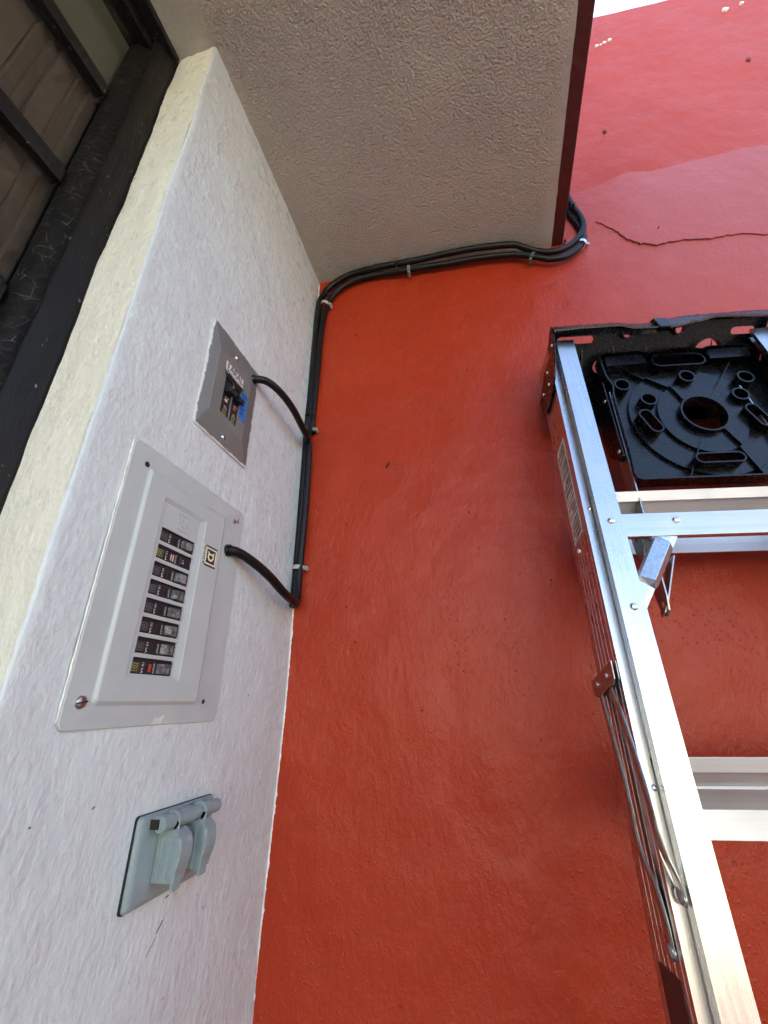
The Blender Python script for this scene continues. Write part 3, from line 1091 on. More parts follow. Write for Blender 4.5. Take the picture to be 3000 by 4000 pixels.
# blue tape
bx0, by0 = q(.4525, 1.7395, .004); bx1, by1 = q(.4688, 1.7880, .004)
bm = bmesh.new()
loft(bm, [[(bx0, by0 + .001, F + .0001), (bx1, by0 - .001, F + .0001), (bx1 - .001, by1, F + .0001), (bx0, by1 - .001, F + .0001)],
          [(bx0, by0 + .001, F + .0004), (bx1, by0 - .001, F + .0004), (bx1 - .001, by1, F + .0004), (bx0, by1 - .001, F + .0004)]], True, True)
tape = obj('tape', bm, M_BLUE, sp, label='strip of blue masking tape marked by hand')
# handwriting: strokes drawn with a pen, running down the tape
pen = {'B': [[(0, 0), (0, 1)], [(0, 1), (.45, .95), (.5, .7), (.1, .52), (.6, .42), (.55, .08), (0, 0)]],
       'o': [[(.25, .6), (.02, .35), (.2, .02), (.48, .25), (.4, .55), (.25, .6)]],
       'm': [[(0, .6), (.02, 0)], [(.02, .4), (.2, .6), (.28, .1)], [(.28, .4), (.45, .6), (.55, 0)]],
       'b': [[(0, 1), (.02, 0)], [(.02, .1), (.3, 0), (.45, .3), (.25, .5), (.02, .35)]],
       'a': [[(.4, .55), (.12, .5), (.02, .2), (.2, .02), (.4, .3), (.42, .55)], [(.42, .55), (.45, 0)]]}
bm = bmesh.new()
pos = 0
cxx = (bx0 + bx1) / 2
for ch, wdt in zip('Bomba', (.85, .75, .85, .75, .6)):
    for s in pen[ch]:
        pts = [Vector((cxx - .0052 + y * .0098, by1 - .0045 - (pos + x) * .0098, F + .00045)) for x, y in s]
        sweep(bm, catmull(pts, 4) if len(pts) > 2 else pts, .00042, 6)
    pos += wdt
obj('handwriting', bm, M_INK, tape)

# ---- flip-cover outlet
OY, OZ = .4575, 1.220
out = thing('outlet_cover', 'grey green outlet cover with two flip lids on the white wall', 'outlet', wallframe(OY, OZ))
q = lambda y, z: (y - OY, z - OZ)
x0, y0 = q(.4000, 1.1850); x1, y1 = q(.5130, 1.2550)
bm = bmesh.new()
prism(bm, rrect(x0 - .0004, x1 + .0002, y0 - .0006, y1 + .0006, .003, 3), lambda p: (p[0], p[1], -.004), lambda p: (p[0], p[1], .0022))  # black slab stands in for the shaded gap behind the plate
obj('gap_shade', bm, M_DARK, out)
bm = bmesh.new()
L = []
for ins, h in ((0, .0020), (0, .0036), (.0010, .0052), (.0028, .0064), (.0055, .0070)):
    L.append([(a, b, h) for a, b in rrect(x0 + ins, x1 - ins, y0 + ins, y1 - ins, .004 - ins * .3, 5)])
loft(bm, L, True, True)
obj('plate', bm, M_OUT, out, smooth=50)
for k, (ya, yb) in enumerate(((.4254, .4430), (.4640, .4812))):
    prof = [(.0072, .0205), (.0150, .0215), (.0240, .0215), (.0312, .0160), (.0334, .0110), (.0342, .0050), (.0339, -.0007), (.0325, -.0075), (.0298, -.0140),
            (.0289, -.0190), (.0254, -.0193), (.0167, -.0196), (.0072, -.0200)]
    bm = bmesh.new()
    prism(bm, prof, lambda p: (ya - OY, p[1], p[0]), lambda p: (yb - OY, p[1], p[0]))
    lid = obj('lid', bm, M_OUT, out, bevel=.0009, seg=3)
    bm = bmesh.new()
    for xo in (.0115, .0195):
        box(bm, ya - OY - .0011, ya - OY + .001, -.0188, .0155, xo - .0006, xo + .0028)
    box(bm, ya - OY - .0008, ya - OY + .001, -.0188, .0158, .0270, .0318)
    obj('rib', bm, M_OUT, lid, bevel=.0005)
    bm = bmesh.new()
    prism(bm, [(.0262, -.0175), (.0300, -.0140), (.0298, -.0248), (.0282, -.0252)], lambda p: (ya - OY + .001, p[1], p[0]), lambda p: (ya - OY + .0130, p[1], p[0]))
    obj('tab', bm, M_OUT, lid, bevel=.0004)
bm = bmesh.new()
zc, rr = .028, .0066
hz = .0185
for a0, a1, r_ in ((.4105, .4262, 1), (.4284, .4555, .98), (.4565, .4665, .9), (.4690, .4990, .98)):
    cyl(bm, (a0 - OY, zc, hz), (a1 - OY, zc, hz), rr * r_, rr * r_, 20)
    box(bm, a0 - OY, a1 - OY, zc - rr * .62, zc + rr * .75, .0068, hz)
obj('hinge', bm, M_OUT, out, bevel=.0006)
bm = bmesh.new()
box(bm, .4098 - OY, .4107 - OY, zc - .0038, zc + .0040, .0085, .0175)
obj('hinge_pocket', bm, M_DARK, out)
for ya in (.4268, .4675):
    bm = bmesh.new()
    for dr, dd in ((rr + .0022, 0),):
        cyl(bm, (ya - OY, zc, hz), (ya - OY + .0016, zc, hz), dr, dr, 22)
        box(bm, ya - OY, ya - OY + .0016, zc - .012, zc, hz + .003, hz + .0088)
    obj('hinge_collar', bm, M_OUT, out, bevel=.0004)
bm = bmesh.new()
for k in range(26):
    a, b, c = random.uniform(x0 + .04, x1 - .01), y1 - random.uniform(.001, .007), .0075
    dome(bm, (a, b, c - .0006), (0, 0, 1), random.uniform(.0003, .0011), .0008, 6, 2)
obj('grit', bm, M_RUST, out)

# ------------------------------------------------------------------ cables


def smoothcable(name, pts, r, label, k=7):
    bm = bmesh.new()
    sweep(bm, catmull(pts, k), r, 16)
    o = obj(name, bm, M_CABLE, smooth=50)
    return setp(o, label, 'cable')


up = [(-.3300, .676, 1.50), (-.3290, .6765, 1.58), (-.3290, .676, 1.68), (-.3300, .676, 1.78), (-.3318, .6755, 1.86), (-.3290, .676, 1.93), (-.3278, .676, 2.0283), (-.3275, .676, 2.1193), (-.3265, .6765, 2.2176),
      (-.3169, .678, 2.2644), (-.2921, .679, 2.293), (-.248, .676, 2.309), (-.1923, .6745, 2.3095), (-.1337, .677, 2.3095), (-.0765, .680, 2.3095), (-.0151, .6812, 2.3095), (.0546, .685, 2.3095),
      (.1323, .695, 2.3075), (.1614, .706, 2.302), (.189, .7165, 2.2956), (.2157, .719, 2.2859), (.2494, .7215, 2.2904), (.2821, .724, 2.3163), (.3002, .7255, 2.3502), (.3004, .7255, 2.3899),
      (.2921, .7248, 2.425), (.2867, .7242, 2.4645), (.279, .7235, 2.51), (.272, .723, 2.60), (.268, .722, 2.75), (.268, .722, 2.95)]
smoothcable('upper_cable', up, .0072, 'upper thick black cable of the pair clipped under the soffit')
lo = [(-.3225, .6805, 1.86), (-.3215, .6790, 1.93), (-.3180, .6775, 2.0267), (-.3165, .6775, 2.1232), (-.3095, .678, 2.2055), (-.2965, .679, 2.2480), (-.272, .6804, 2.2760), (-.2333, .6825, 2.2950), (-.1796, .6855, 2.2990), (-.1266, .688, 2.2965),
      (-.069, .692, 2.2965), (-.0174, .697, 2.2975), (.0538, .703, 2.2995), (.1225, .7095, 2.2960), (.1597, .7125, 2.2870), (.1855, .7150, 2.2738), (.2115, .7180, 2.2620), (.244, .7200, 2.2610), (.2740, .7225, 2.2804),
      (.2934, .7245, 2.3091), (.2975, .7330, 2.3552), (.2860, .7350, 2.4052), (.2790, .7350, 2.4443), (.270, .735, 2.50), (.264, .735, 2.60), (.262, .735, 2.95)]
smoothcable('lower_cable', lo, .0068, 'lower thick black cable of the pair, sagging below the other')
l1 = [(-.350, .4700, 1.8235), (-.333, .4740, 1.8275), (-.322, .4790, 1.8290), (-.314, .4885, 1.8295), (-.308, .5062, 1.8290), (-.304, .5329, 1.8275), (-.304, .5669, 1.8255), (-.308, .6085, 1.8230), (-.3135, .6450, 1.8250),
      (-.3190, .6600, 1.8300), (-.3215, .6660, 1.8480), (-.3215, .6680, 1.8700)]
smoothcable('upper_branch_cable', l1, .0062, 'short black cable looping from the dark plate to the corner')
l2 = [(-.350, .4690, 1.5345), (-.333, .4730, 1.5365), (-.325, .4900, 1.5370), (-.316, .5208, 1.5290), (-.31, .5535, 1.5185), (-.308, .5924, 1.5060), (-.310, .6292, 1.5010), (-.3135, .6540, 1.5040), (-.3180, .6640, 1.5200), (-.3205, .6690, 1.5420), (-.3215, .672, 1.58), (-.3205, .6735, 1.66), (-.3205, .6735, 1.76), (-.3220, .6735, 1.83)]
smoothcable('lower_branch_cable', l2, .0066, 'thick black cable curving from the light grey panel to the corner')


def cable_clip(p, t, label, sz=.0088, mat=M_CLIP, nail=True, side=1):
    """half ring over the cable with a nail lug"""
    p, t = Vector(p), Vector(t).normalized()
    root = thing('cable_clip', label, 'clip', Matrix.Translation(p), group='clips holding the black cables')
    bm = bmesh.new()
    s = t.cross(RN).normalized() * side
    n = 14
    prev = None
    for i in range(n + 1):
        a = math.pi * i / n
        d = s * math.cos(a) + RN * math.sin(a)
        cur = [bm.verts.new(d * r + t * h) for r, h in ((sz, -.0035), (sz + .0014, -.0035), (sz + .0014, .0035), (sz, .0035))]
        if prev:
            for j in range(4): bm.faces.new((prev[j], prev[(j + 1) % 4], cur[(j + 1) % 4], cur[j]))
        else: bm.faces.new(cur[::-1])
        prev = cur
    bm.faces.new(prev)
    cyl(bm, s * (sz + .004) - RN * .008, s * (sz + .004) + RN * .004, .0040, .0036, 12)
    obj('strap', bm, mat, root, smooth=40)
    bm = bmesh.new()
    dome(bm, s * (sz + .004) + RN * .004, RN, .0022, .0013, 12, 3)
    obj('nail', bm, M_STEEL, root, smooth=60)
    return root


cable_clip((-.3105, .6775, 2.2260), (.25, 0, 1), 'white clip at the bend where the pair leaves the corner', .0092)
cable_clip((-.1057, .690, 2.2975), (1, 0, .02), 'small clip at the middle of the run under the soffit', .0085, m_plain('grey_clip', (.16, .16, .16), .5))
cable_clip((.1772, .7160, 2.2800), (1, 0, -.6), 'small clip on the pair just before the dark red roof edge', .0085, m_plain('dark_clip', (.08, .08, .08), .5))
cable_clip((.2870, .7240, 2.2955), (.55, 0, 1), 'bright metal clip on the loop outside the roof edge', .0088, M_RIVET)
cable_clip((-.3245, .6760, 1.8640), (0, 0, 1), 'grey clip beside the corner where the short loop joins', .0092, m_plain('mid_grey_clip', (.30, .30, .30), .5))
cable_clip((-.3250, .6745, 1.5690), (.05, 0, 1), 'white clip just above the end of the lowest cable', .0094)


def tie(p, t, label, r=.0092, el=1.0):
    p, t = Vector(p), Vector(t).normalized()
    bm = bmesh.new()
    a, b, d = basis(t)
    ring = []
    for i in range(21):
        th = 2 * math.pi * i / 20
        ring.append(p + a * math.cos(th) * r + b * math.sin(th) * r * el)
    sweep(bm, ring, .0012, 6)
    box(bm, p.x - .002, p.x + .003, p.y - r * el - .004, p.y - r * el + .001, p.z - .002, p.z + .003)
    cyl(bm, p + Vector((.002, -r * el, 0)), p + Vector((.007, -r * el - .003, .004)), .001, .001, 6)
    return setp(obj('cable_tie', bm, M_BLACK, smooth=40), label, 'cable tie', 'cable ties')


tie((-.310, .677, 2.2520), (.5, 0, 1), 'black cable tie round the pair at the top of the corner', .0125)
tie((-.1330, .684, 2.3030), (1, 0, 0), 'black cable tie round the pair under the soffit', .0125)
tie((.2890, .7285, 2.4250), (-.3, 0, 1), 'black cable tie with cut tail on the loop outside the roof', .0110)
tie((-.3265, .6765, 1.8980), (0, 0, 1), 'black cable tie in the corner above the grey clip', .0105)

# ------------------------------------------------------------------ ladder. local frame: x across, y up the ladder, z = towards the camera (w = -z is towards the wall)
LU = Vector((.9857371, .16828746, -.00130217))
LUP = Vector((-.02007387, .12525714, .99192121))
LZ = LU.cross(LUP).normalized()
LO = Vector((.15936352, .61289642, 1.91833739))
LM = Matrix(((LU.x, LUP.x, LZ.x, LO.x), (LU.y, LUP.y, LZ.y, LO.y), (LU.z, LUP.z, LZ.z, LO.z), (0, 0, 0, 1)))
lad = thing('stepladder', 'closed aluminium stepladder with black plastic top leaning on the red wall', 'ladder', LM)
SL = .0475
AW = .351
HB = -1.90


def a0(h): return SL * h


def side_pt(s, off, h, w):
    """point on the left (s=0) or right (s=1) side; off = outwards from the rear rail's web"""
    a = a0(h) - off
    return (a, h, -w) if s == 0 else (AW - a, h, -w)


def rail(profile, s, h0, h1, name, mat):
    bm = bmesh.new()
    for poly in profile:
        prism(bm, poly, lambda p: side_pt(s, -p[0], h0, p[1]), lambda p: side_pt(s, -p[0], h1, p[1]))
    return obj(name, bm, mat, lad)


def rect(a, b, c, d): return [(a, c), (b, c), (b, d), (a, d)]


rear_prof = [rect(0, .0292, 0, .0016), rect(0, .0016, .0016, .0190), rect(.0016, .020, .0175, .0190), rect(-.0005, 0, .0078, .0086), rect(.0276, .0292, .0016, .0050)]
front_prof = [rect(-.0115, -.0008, .0138, .0152), rect(-.0115, -.0100, .0152, .0770), rect(-.0115, .018, .0770, .0785),
              rect(-.01165, -.0115, .0215, .0221), rect(-.01165, -.0115, .0335, .0341), rect(-.01165, -.0115, .0445, .0451), rect(-.01165, -.0115, .0540, .0546), rect(-.01165, -.0115, .0640, .0646)]
rails = []
for s in (0, 1):
    rails.append(rail(rear_prof, s, .006, HB, 'rear_rail', M_ALU))
    rails.append(rail(front_prof, s, .004, HB + .03, 'front_rail', M_ALU))
# steps
for ht in (-.2985, -.6239, -.9490, -1.2745, -1.6000):
    bm = bmesh.new()
    N0 = (.0235, ht); Ff = (.0760, ht - .046)
    pr = [(.0222, ht), (.0262, ht + .0008), (Ff[0], Ff[1] + .0022), (Ff[0], Ff[1] - .0270), (Ff[0] - .0020, Ff[1] - .0270), (Ff[0] - .0020, Ff[1] - .0005), (.0290, ht - .0048), (.0300, ht - .0128), (.0284, ht - .0134)]
    c = ht - .02
    prism(bm, pr, lambda p: (a0(c) - .0095, p[1], -p[0]), lambda p: (AW - a0(c) + .0095, p[1], -p[0]))
    # small stiffening rib under the tread
    prism(bm, [(.050, ht - .0248), (.054, ht - .0284), (.053, ht - .0310), (.049, ht - .0276)], lambda p: (a0(c) - .0095, p[1], -p[0]), lambda p: (AW - a0(c) + .0095, p[1], -p[0]))
    obj('step', bm, M_STEPM, lad, bevel=.0005)
# rear cross braces
for hc in (-.3635, -.99, -1.60):
    bm = bmesh.new()
    aa, bb = a0(hc) + .0032, AW - a0(hc) - .0032
    box(bm, aa, bb, hc - .0166, hc + .0166, -.0032, -.0018)
    box(bm, aa, bb, hc - .0166, hc - .0151, -.0110, -.0033)
    box(bm, aa, bb, hc + .0151, hc + .0166, -.0110, -.0033)
    obj('rear_brace', bm, M_ALUX, lad, bevel=.0003)


def rivet(p, axis, r=.0048, h=.0024, parent=lad, mat=M_RIVET):
    bm = bmesh.new()
    cyl(bm, Vector(p) - Vector(axis) * .001, Vector(p) + Vector(axis) * .0006, r * 1.0, r * 1.0, 20)
    dome(bm, Vector(p) + Vector(axis) * .0006, axis, r * .97, h, 24, 6)
    return obj('rivet', bm, mat, parent, smooth=50)


for s in (0, 1):
    f = (lambda a: a) if s == 0 else (lambda a: AW - a)
    rivet((f(-.0025), -.3575, 0), (0, 0, 1)); rivet((f(-.0072), -.4725, 0), (0, 0, 1)); rivet((f(.079), -.3585, -.0018), (0, 0, 1))
    rivet(side_pt(s, .0118, -.3724, .0584), (-1 + 2 * s, 0, 0), .0050)
    rivet((f(a0(-.33) - .0030), -.3300, -.0138), (0, 0, 1), .0030, .0016)
    rivet((f(a0(-.655) - .0030), -.6500, -.0138), (0, 0, 1), .0030, .0016)
    # diagonal strut, pressed from galvanised sheet
    A_, B_ = Vector((f(.0610), -.3780, 0)), Vector((f(.0050), -.4610, 0))
    d = (B_ - A_).normalized(); nrm = Vector((-d.y, d.x, 0))
    bm = bmesh.new()

    def ring(t, wd, bulge):
        c_ = A_ + (B_ - A_) * t
        pr = [(-wd, -.0046 + bulge * .12), (-wd * .80, -.0046 + bulge * .45), (wd * .42, -.0046 + bulge), (wd, -.0046 + bulge * .1), (wd * .9, -.0058), (-wd * .9, -.0058)]
        return [(c_ + nrm * a + Vector((0, 0, z))) for a, z in pr]
    loft(bm, [ring(-.10, .0130, .0012), ring(.08, .0130, .0012), ring(.16, .0130, .0100), ring(.74, .0130, .0100), ring(.80, .0110, .0012), ring(1.10, .0105, .0012)], True, True)
    obj('strut', bm, M_ZINC, lad, bevel=.0003)
    # spreader links
    def plink(pts, width, name, a_of, th=.0022):
        bm = bmesh.new()
        prism(bm, pts, lambda p: (f(a_of(p[1])), p[1], -p[0]), lambda p: (f(a_of(p[1]) - th), p[1], -p[0]))
        return obj(name, bm, M_STEEL, lad, bevel=.0003)
    aof = lambda h: .0740 + (h + .10) * .068
    plink([(.026, -.098), (.026, -.452), (.029, -.468), (.038, -.474), (.047, -.466), (.052, -.440), (.052, -.098)], 0, 'spreader_link', aof)
    aof2 = lambda h: .0455 + (h + .47) * .45
    plink([(.030, -.430), (.030, -.462), (.033, -.470), (.040, -.474), (.046, -.466), (.048, -.430), (.048, -.395), (.030, -.395)], 0, 'short_link', aof2)
    rivet((f(aof2(-.458) - .0022), -.458, -.038), (-1 + 2 * s, 0, 0), .0042, .0020)
    bm = bmesh.new()
    prism(bm, [(.030, -.355), (.052, -.352), (.052, -.392), (.040, -.400), (.030, -.384)], lambda p: (f(.0450), p[1], -p[0]), lambda p: (f(.0430), p[1], -p[0]))
    obj('hinge_plate', bm, M_STEEL, lad, bevel=.0003)
    rivet((f(.0430), -.364, -.042), (-1 + 2 * s, 0, 0), .0040, .0014, mat=M_STEEL)
    # clip and two folded spreader arms on the outside
    bm = bmesh.new()
    cp = [(.0146, -.5294), (.0849, -.5400), (.0830, -.5560), (.0746, -.5600), (.0200, -.5535), (.0150, -.5490)]
    for o0, o1 in ((.0170, .0184), (.0122, .0134)):
        prism(bm, cp, lambda p: side_pt(s, o0, p[1], p[0]), lambda p: side_pt(s, o1, p[1], p[0]))
    prism(bm, [(.0849, -.5400), (.0849 - .002, -.5400), (.0810, -.5560), (.0830, -.5560)], lambda p: side_pt(s, .0122, p[1], p[0]), lambda p: side_pt(s, .0184, p[1], p[0]))
    cl = obj('arm_clip', bm, M_STEEL, lad, bevel=.0003)
    for ww, hh in ((.034, -.5422), (.0663, -.5465)):
        rivet(side_pt(s, .0184, hh, ww), (-1 + 2 * s, 0, 0), .0034, .0016, cl)

    def arm(path, wd, rw, rh, roff):
        bm = bmesh.new()
        P_ = catmull([Vector(p) for p in path], 5)
        prev = None
        for i, p in enumerate(P_):
            ww = wd
            cur = [bm.verts.new(side_pt(s, p.z + o, p.y, p.x + dw)) for dw, o in ((0, .0012), (.0012, .0026), (ww, .0016), (ww, 0), (.0012, -.0002), (0, .0002))]
            if prev:
                for j in range(6): bm.faces.new((prev[j], prev[(j + 1) % 6], cur[(j + 1) % 6], cur[j]))
            else: bm.faces.new(cur[::-1])
            prev = cur
        bm.faces.new(prev)
        e = P_[-1]
        pp = Vector(side_pt(s, e.z - .0002, e.y, e.x + wd * .5)); pq = Vector(side_pt(s, e.z + .0022, e.y, e.x + wd * .5))
        cyl(bm, pp, pq, wd * .52, wd * .5, 18)
        ar = obj('spreader_arm', bm, M_STEEL, lad, smooth=35)
        rivet(side_pt(s, roff, rh, rw), (-1 + 2 * s, 0, 0), .0062, .0022, ar, M_STEEL)
    arm([(.0340, -.5480, .0145), (.0240, -.5700, .0150), (.0148, -.5844, .0160), (.0012, -.6295, .0160), (-.0060, -.6640, .0160), (-.0036, -.6806, .0150), (-.0010, -.7020, .0100), (-.0020, -.7160, .0060), (.0010, -.7300, .0030)], .0120, .0085, -.7290, .0052)
    arm([(.0640, -.5480, .0145), (.0560, -.5750, .0160), (.0494, -.6041, .0160), (.0406, -.6669, .0160), (.0419, -.6848, .0160), (.0380, -.7082, .0150), (.0290, -.7232, .0135), (.0240, -.7480, .0125), (.0240, -.7700, .0122)], .0120, .0300, -.7690, .0144)
    # dark blank label low down and rubber foot
    bm = bmesh.new()
    prism(bm, [(.028, -.787), (.066, -.785), (.066, -.985), (.028, -.985)], lambda p: side_pt(s, .0116, p[1], p[0]), lambda p: side_pt(s, .01225, p[1], p[0]))
    obj('dark_label', bm, m_plain('dark_brown_label', (.035, .018, .016), .35), lad)
    bm = bmesh.new()
    prism(bm, [(-.004, HB - .012), (.084, HB - .004), (.084, HB + .06), (-.004, HB + .06)], lambda p: side_pt(s, -.022, p[1], p[0]), lambda p: side_pt(s, .0145, p[1], p[0]))
    obj('foot', bm, M_BLACK, lad, bevel=.002)
# printed warning label on the left front rail
bm = bmesh.new()
prism(bm, [(.0285, -.1893), (.0660, -.1948), (.0665, -.3600), (.0288, -.3544)], lambda p: side_pt(0, .0119, p[1], p[0]), lambda p: side_pt(0, .0123, p[1], p[0]))
lb = obj('warning_label', bm, M_LABEL, lad, label='narrow pale label crowded with lines of small print')
bm = bmesh.new()
h = -.1955
while h > -.351:
    if random.random() < .14: h -= .0022
    t0 = .031 + (random.uniform(0, .004) if random.random() < .3 else 0)
    t1 = .0635 - (random.uniform(.002, .018) if random.random() < .45 else 0)
    if random.random() < .12:
        ww = .0016
    else: ww = .0009
    prism(bm, [(t0, h), (t1, h - .0045), (t1, h - .0045 - ww), (t0, h - ww)], lambda p: side_pt(0, .0123, p[1], p[0]), lambda p: side_pt(0, .01245, p[1], p[0]))
    h -= ww + .0011
obj('small_print', bm, M_INK, lb)

# ---- black plastic top
TH = R(38)
cw0, ch0 = -.012, .035


def capf(a, t, n):   # t = back along the top, n = thickness
    return (a, ch0 - t * math.sin(TH) + n * math.cos(TH), -(cw0 + t * math.cos(TH) + n * math.sin(TH)))


cl_, cr_ = -.0062, AW + .0062
def slot(xa, xb, y0_, y1_, n=8):
    r = (y1_ - y0_) / 2
    return [(xb - r + r * math.cos(R(-90 + 180 * i / n)), (y0_ + y1_) / 2 + r * math.sin(R(-90 + 180 * i / n))) for i in range(n + 1)] + \
           [(xa + r + r * math.cos(R(90 + 180 * i / n)), (y0_ + y1_) / 2 + r * math.sin(R(90 + 180 * i / n))) for i in range(n + 1)]


topl = [rrect(cl_ - .001, cr_ + .001, .009, .140, .004, 3), slot(.004, .070, .0225, .0345), ell(.1245, .0215, .0078, .0078, 20), ell(.2110, .0200, .0078, .0078, 20),
        ell(.2620, .0620, .0245, .0240, 36), slot(.300, .340, .0225, .0345), ell(.085, .075, .012, .012, 24)]
cap_top = obj('top_cap', plate2d(topl, -.0014, .0014, lambda x, y, z: capf(x, y, z)), M_BLACK, lad)
# underside collars round the openings
def collar(loopo, loopi, d=.009):
    return plate2d([loopo, loopi], -d, -.0014, lambda x, y, z: capf(x, y, z))
cc = [collar(slot(.002, .072, .0205, .0365), slot(.004, .070, .0225, .0345)), collar(ell(.1245, .0215, .0098, .0098, 20), ell(.1245, .0215, .0078, .0078, 20)),
      collar(ell(.2110, .02, .0098, .0098, 20), ell(.2110, .02, .0078, .0078, 20)), collar(ell(.262, .062, .0265, .026, 36), ell(.262, .062, .0245, .024, 36), .012)]
for c_ in cc: obj('opening_collar', c_, M_BLACK, cap_top, smooth=40)
tp = [(-.0076, .0285), (.0, .0300), (.05, .0310), (.098, .0310), (.127, .0255), (.146, .0240), (.166, .0262), (.20, .0340), (.224, .0385), (.27, .0395), (.31, .0405), (.345, .0405), (AW + .0076, .039)]
bp = [(-.0076, .0080), (.0, .0085), (.05, .0100), (.098, .0107), (.127, .0010), (.1586, .0001), (.19, -.001), (.225, .0080), (.262, .0177), (.345, .0122), (AW + .0076, .011)]


def ev(tab, x):
    for (xa, ya), (xb, yb) in zip(tab, tab[1:]):
        if x <= xb:
            t = (x - xa) / (xb - xa); t = t * t * (3 - 2 * t)
            return ya + (yb - ya) * t
    return tab[-1][1]


bm = bmesh.new()
prev = None
NN = 90
for i in range(NN + 1):
    x = -.0076 + (AW + .0152) * i / NN
    ht, hb = ev(tp, x), ev(bp, x)
    # cross-section in (z, h): rounded top roll, flared lip
    sec = [(.000, ht - .0035), (.004, ht - .0008), (.0080, ht), (.0120, ht - .0018), (.0146, ht - .0060), (.0168, (ht + hb) / 2), (.0190, hb + .0035), (.0205, hb + .0008), (.0190, hb - .0012), (.0165, hb - .0005), (.0150, hb + .003), (.0128, (ht + hb) / 2), (.0100, ht - .006), (.004, ht - .0065), (-.004, ht - .0105), (-.004, ht - .0070)]
    cur = [bm.verts.new((x, h_, z_)) for z_, h_ in sec]
    if prev:
        for j in range(len(sec)): bm.faces.new((prev[j], prev[(j + 1) % len(sec)], cur[(j + 1) % len(sec)], cur[j]))
    else: bm.faces.new(cur[::-1])
    prev = cur
bm.faces.new(prev)
obj('front_rim', bm, M_BLACK, cap_top, smooth=60)
bm = bmesh.new()
loft(bm, [[(.161, -.003, .012), (.181, -.003, .012), (.184, .0285, .008), (.159, .0285, .008)], [(.162, -.004, .0235), (.179, -.004, .0235), (.1825, .0245, .0195), (.1600, .0245, .0195)]], True, True)
obj('latch', bm, M_BLACK, cap_top, bevel=.0015)
for s in (0, 1):
    bm = bmesh.new()
    sp_ = [(-.012, .0290), (-.0165, .0200), (-.0160, .0060), (-.0140, -.0250), (-.0070, -.0600), (.0040, -.0790), (.0220, -.0930), (.0480, -.1030), (.0630, -.1040), (.0760, -.0970), (.0850, -.0800), (.0990, -.0500)]
    fa = lambda h: -.0106 + .1015 * h
    F_ = (lambda p, d: (fa(p[1]) + d, p[1], -p[0])) if s == 0 else (lambda p, d: (AW - fa(p[1]) - d, p[1], -p[0]))
    prism(bm, sp_, lambda p: F_(p, 0), lambda p: F_(p, .0030))
    ck = obj('cap_side', bm, M_BLACK, cap_top, bevel=.0012, seg=3)
    for ww, hh in ((-.006, -.0142), (.0328, -.0368), (.0329, -.0660), (.0663, -.0555)):
        x_ = F_((ww, hh), -.0002)
        rivet(x_, (-1 + 2 * s, -.1, 0), .0036, .0018, ck)
bm = bmesh.new()
prism(bm, [(.0965, -.0480), (.0995, -.0480), (.0960, -.1080), (.0930, -.1080)], lambda p: (cl_, p[1], -p[0]), lambda p: (cr_, p[1], -p[0]))
for xa in (.050, .105, .160, .215, .270):   # stiffening ribs under the cap
    prism(bm, [(.020, .008), (.0950, -.0500), (.0930, -.0850), (.060, -.040)], lambda p: (xa, p[1], -p[0]), lambda p: (xa + .0022, p[1], -p[0]))
obj('rear_rim', bm, M_BLACK, cap_top, bevel=.0006)

# ---- folded pail shelf under the top
WB, WF = .0400, .0200
CXs, CYs = .2000, -.1575


def shf(x, y, z): return (x, y, -z)


outline = [(.0735, -.0175), (.0760, -.0120), (.0830, -.0088), (.0900, -.0083), (.1440, -.0080), (.1500, -.0105), (.1565, -.0136), (.1870, -.0072), (.2050, -.0055), (.2236, -.0057), (.2400, -.0090), (.2485, -.0112), (.2574, -.0062), (.3150, -.0045), (.3240, -.0080),
           (.3282, -.0171), (.3250, -.0552), (.3300, -.0700), (.3330, -.1200), (.3340, -.2640), (.3300, -.2760), (.3230, -.2805), (.0700, -.2805), (.0630, -.2770), (.0610, -.2680), (.0660, -.2286), (.0735, -.1100), (.0778, -.0886), (.0725, -.0652)]


def inset(poly, d):
    n = len(poly); out = []
    for i in range(n):
        p0, p1, p2 = Vector(poly[i - 1]), Vector(poly[i]), Vector(poly[(i + 1) % n])
        e1, e2 = (p1 - p0).normalized(), (p2 - p1).normalized()
        n1, n2 = Vector((e1.y, -e1.x)), Vector((e2.y, -e2.x))
        b = (n1 + n2); b = b.normalized() / max(.4, math.sqrt((1 + n1.dot(n2)) / 2))
        out.append(tuple(p1 + b * d))
    return out


mainh = ell(CXs, CYs, .0318, .0345, 48)
vs1 = lambda g=0: [(x, y) for x, y in [(.1128 + u, -.1702 + v) for u, v in slot_v(.0098 + g, .0225 + g)]]


def slot_v(rx, ly, lean=-.0045):
    P = []
    for i in range(11):
        t = R(180 * i / 10); P.append((rx * math.cos(t) - lean, ly - rx + rx * math.sin(t)))
    for i in range(11):
        t = R(180 + 180 * i / 10); P.append((rx * math.cos(t) + lean, -(ly - rx) + rx * math.sin(t)))
    return P


def at(P, cx, cy): return [(x + cx, y + cy) for x, y in P]


def vslot(g, cx, cy): return at(slot_v(.0085 + g, .0215 + g, .0040), cx, cy)


def hslot(g): return slot(.1560 - g, .2210 + g, -.2535 - g, -.2390 + g, 10)


def handle(g):
    return [(x, y - .03 * ((x - .2) ** 2) / .002 * .055) for x, y in slot(.1585 - g, .2420 + g, -.0470 - g, -.0225 + g, 10)]


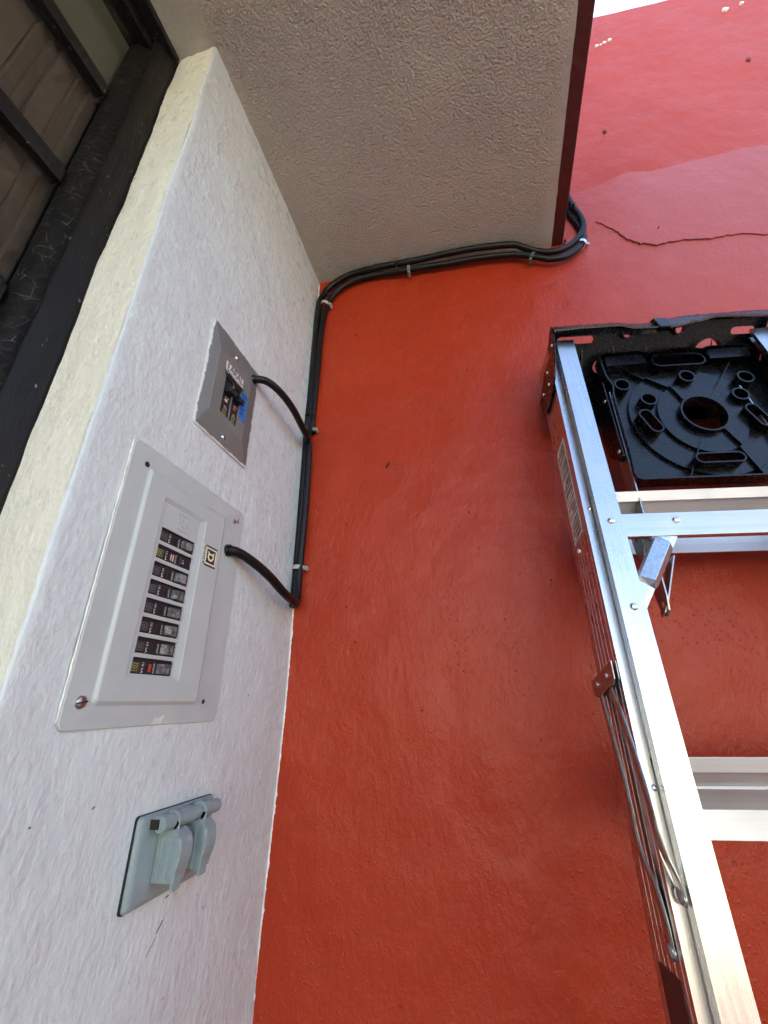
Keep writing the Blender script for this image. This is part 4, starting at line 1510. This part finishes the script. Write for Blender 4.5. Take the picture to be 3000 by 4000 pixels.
V1 = (.1150, -.1700); V2 = (.2745, -.1685)
base = [inset(outline, .0008), mainh, vslot(0, *V1), vslot(0, *V2), hslot(0), handle(0)]
shelf_parts = [plate2d(base, WB, WB + .0020, shf)]
shelf_parts.append(plate2d([outline, inset(outline, .0024)], WF, WB, shf))
ro, ri = (.1050, .1110), (.0635, .0720)
shelf_parts.append(plate2d([ell(CXs, CYs, *ro, 72), mainh, vslot(0, *V1), vslot(0, *V2), hslot(0)], WB - .0050, WB, shf))
shelf_parts.append(plate2d([ell(CXs, CYs, *ri, 64), mainh], WB - .0100, WB - .0050, shf))
shelf_parts.append(plate2d([ell(CXs, CYs, .0345, .0372, 56), mainh], WB - .0185, WB - .0100, shf))
for g, lp in ((.0024, lambda g: vslot(g, *V1)), (.0024, lambda g: vslot(g, *V2)), (.0022, hslot), (.0022, handle)):
    shelf_parts.append(plate2d([lp(g), lp(0)], WF, WB + .001, shf))
for cx_, cy_ in ((.0950, -.0867), (.2020, -.0749), (.1267, -.1222), (.2907, -.0836), (.2678, -.1212)):
    shelf_parts.append(plate2d([ell(cx_, cy_, .0128, .0132, 30), ell(cx_, cy_, .0102, .0106, 30)], WF + .0015, WB, shf))
bm = bmesh.new()
for pl in ([(.0830, -.0180), (.1440, -.0160), (.1485, -.0205), (.1478, -.0390), (.0820, -.0410)], [(.2590, -.0140), (.3200, -.0130), (.3200, -.0355), (.2530, -.0365), (.2530, -.0200)]):
    prism(bm, pl, lambda p: shf(p[0], p[1], WF + .001), lambda p: shf(p[0], p[1], WB + .001))


def ribm(p, q_, w_top, th=.0013):
    d = (Vector(q_) - Vector(p)).normalized(); n_ = Vector((-d.y, d.x)) * th
    P = [Vector(p) + n_, Vector(q_) + n_, Vector(q_) - n_, Vector(p) - n_]
    prism(bm, [tuple(v) for v in P], lambda c: shf(c[0], c[1], w_top), lambda c: shf(c[0], c[1], WB + .001))


ribm((.1144, -.0400), (.1413, -.0649), WB - .0075); ribm((.1413, -.0649), (.1714, -.0908), WB - .0110); ribm((.1714, -.0908), (.1830, -.1290), WB - .0150)
ribm((.2200, -.1870), (.2319, -.2198), WB - .0150); ribm((.2319, -.2198), (.2460, -.2790), WB - .0100)
ribm((.2870, -.0400), (.2190, -.1290), WB - .0115, .0007); ribm((.1900, -.1890), (.1380, -.2790), WB - .0115, .0007)
ribm((.187, -.0075), (.189, -.0230), WF + .002, .0009); ribm((.224, -.0070), (.224, -.0240), WF + .002, .0009)
for cx_, cy_, w_ in ((.168, -.100, WB - .005), (.250, -.112, WB - .010), (.165, -.140, WB - .010), (.180, -.205, WB - .010), (.225, -.200, WB - .010), (.100, -.215, WB), (.085, -.255, WB), (.140, -.262, WB), (.305, -.205, WB - .0), (.120, -.085, WB), (.205, -.262, WB - .005), (.305, -.250, WB)):
    cyl(bm, shf(cx_, cy_, w_), shf(cx_, cy_, w_ - .00035), .0052, .0050, 20)
mm = bpy.data.meshes.new('t'); bm.to_mesh(mm); bm.free(); shelf_parts.append(mm)
obj('pail_shelf', join(shelf_parts), M_BLACK, lad, smooth=35, label='black ribbed plastic shelf folded flat under the top')
for s in (0, 1):
    f = (lambda a: a) if s == 0 else (lambda a: .397 - a)
    bm = bmesh.new()
    af = lambda h: .0680 + (h + .10) * .055
    prism(bm, [(.026, -.075), (.026, -.232), (.036, -.236), (.066, -.205), (.070, -.140), (.066, -.060)], lambda p: (f(af(p[1])), p[1], -p[0]), lambda p: (f(af(p[1]) - .0028), p[1], -p[0]))
    br = obj('shelf_arm', bm, M_BLACK, lad, bevel=.0008)
    for ww, hh in ((.034, -.112), (.034, -.218)):
        rivet((f(af(hh) - .0028), hh, -ww), (-1 + 2 * s, 0, 0), .0040, .0018, br)
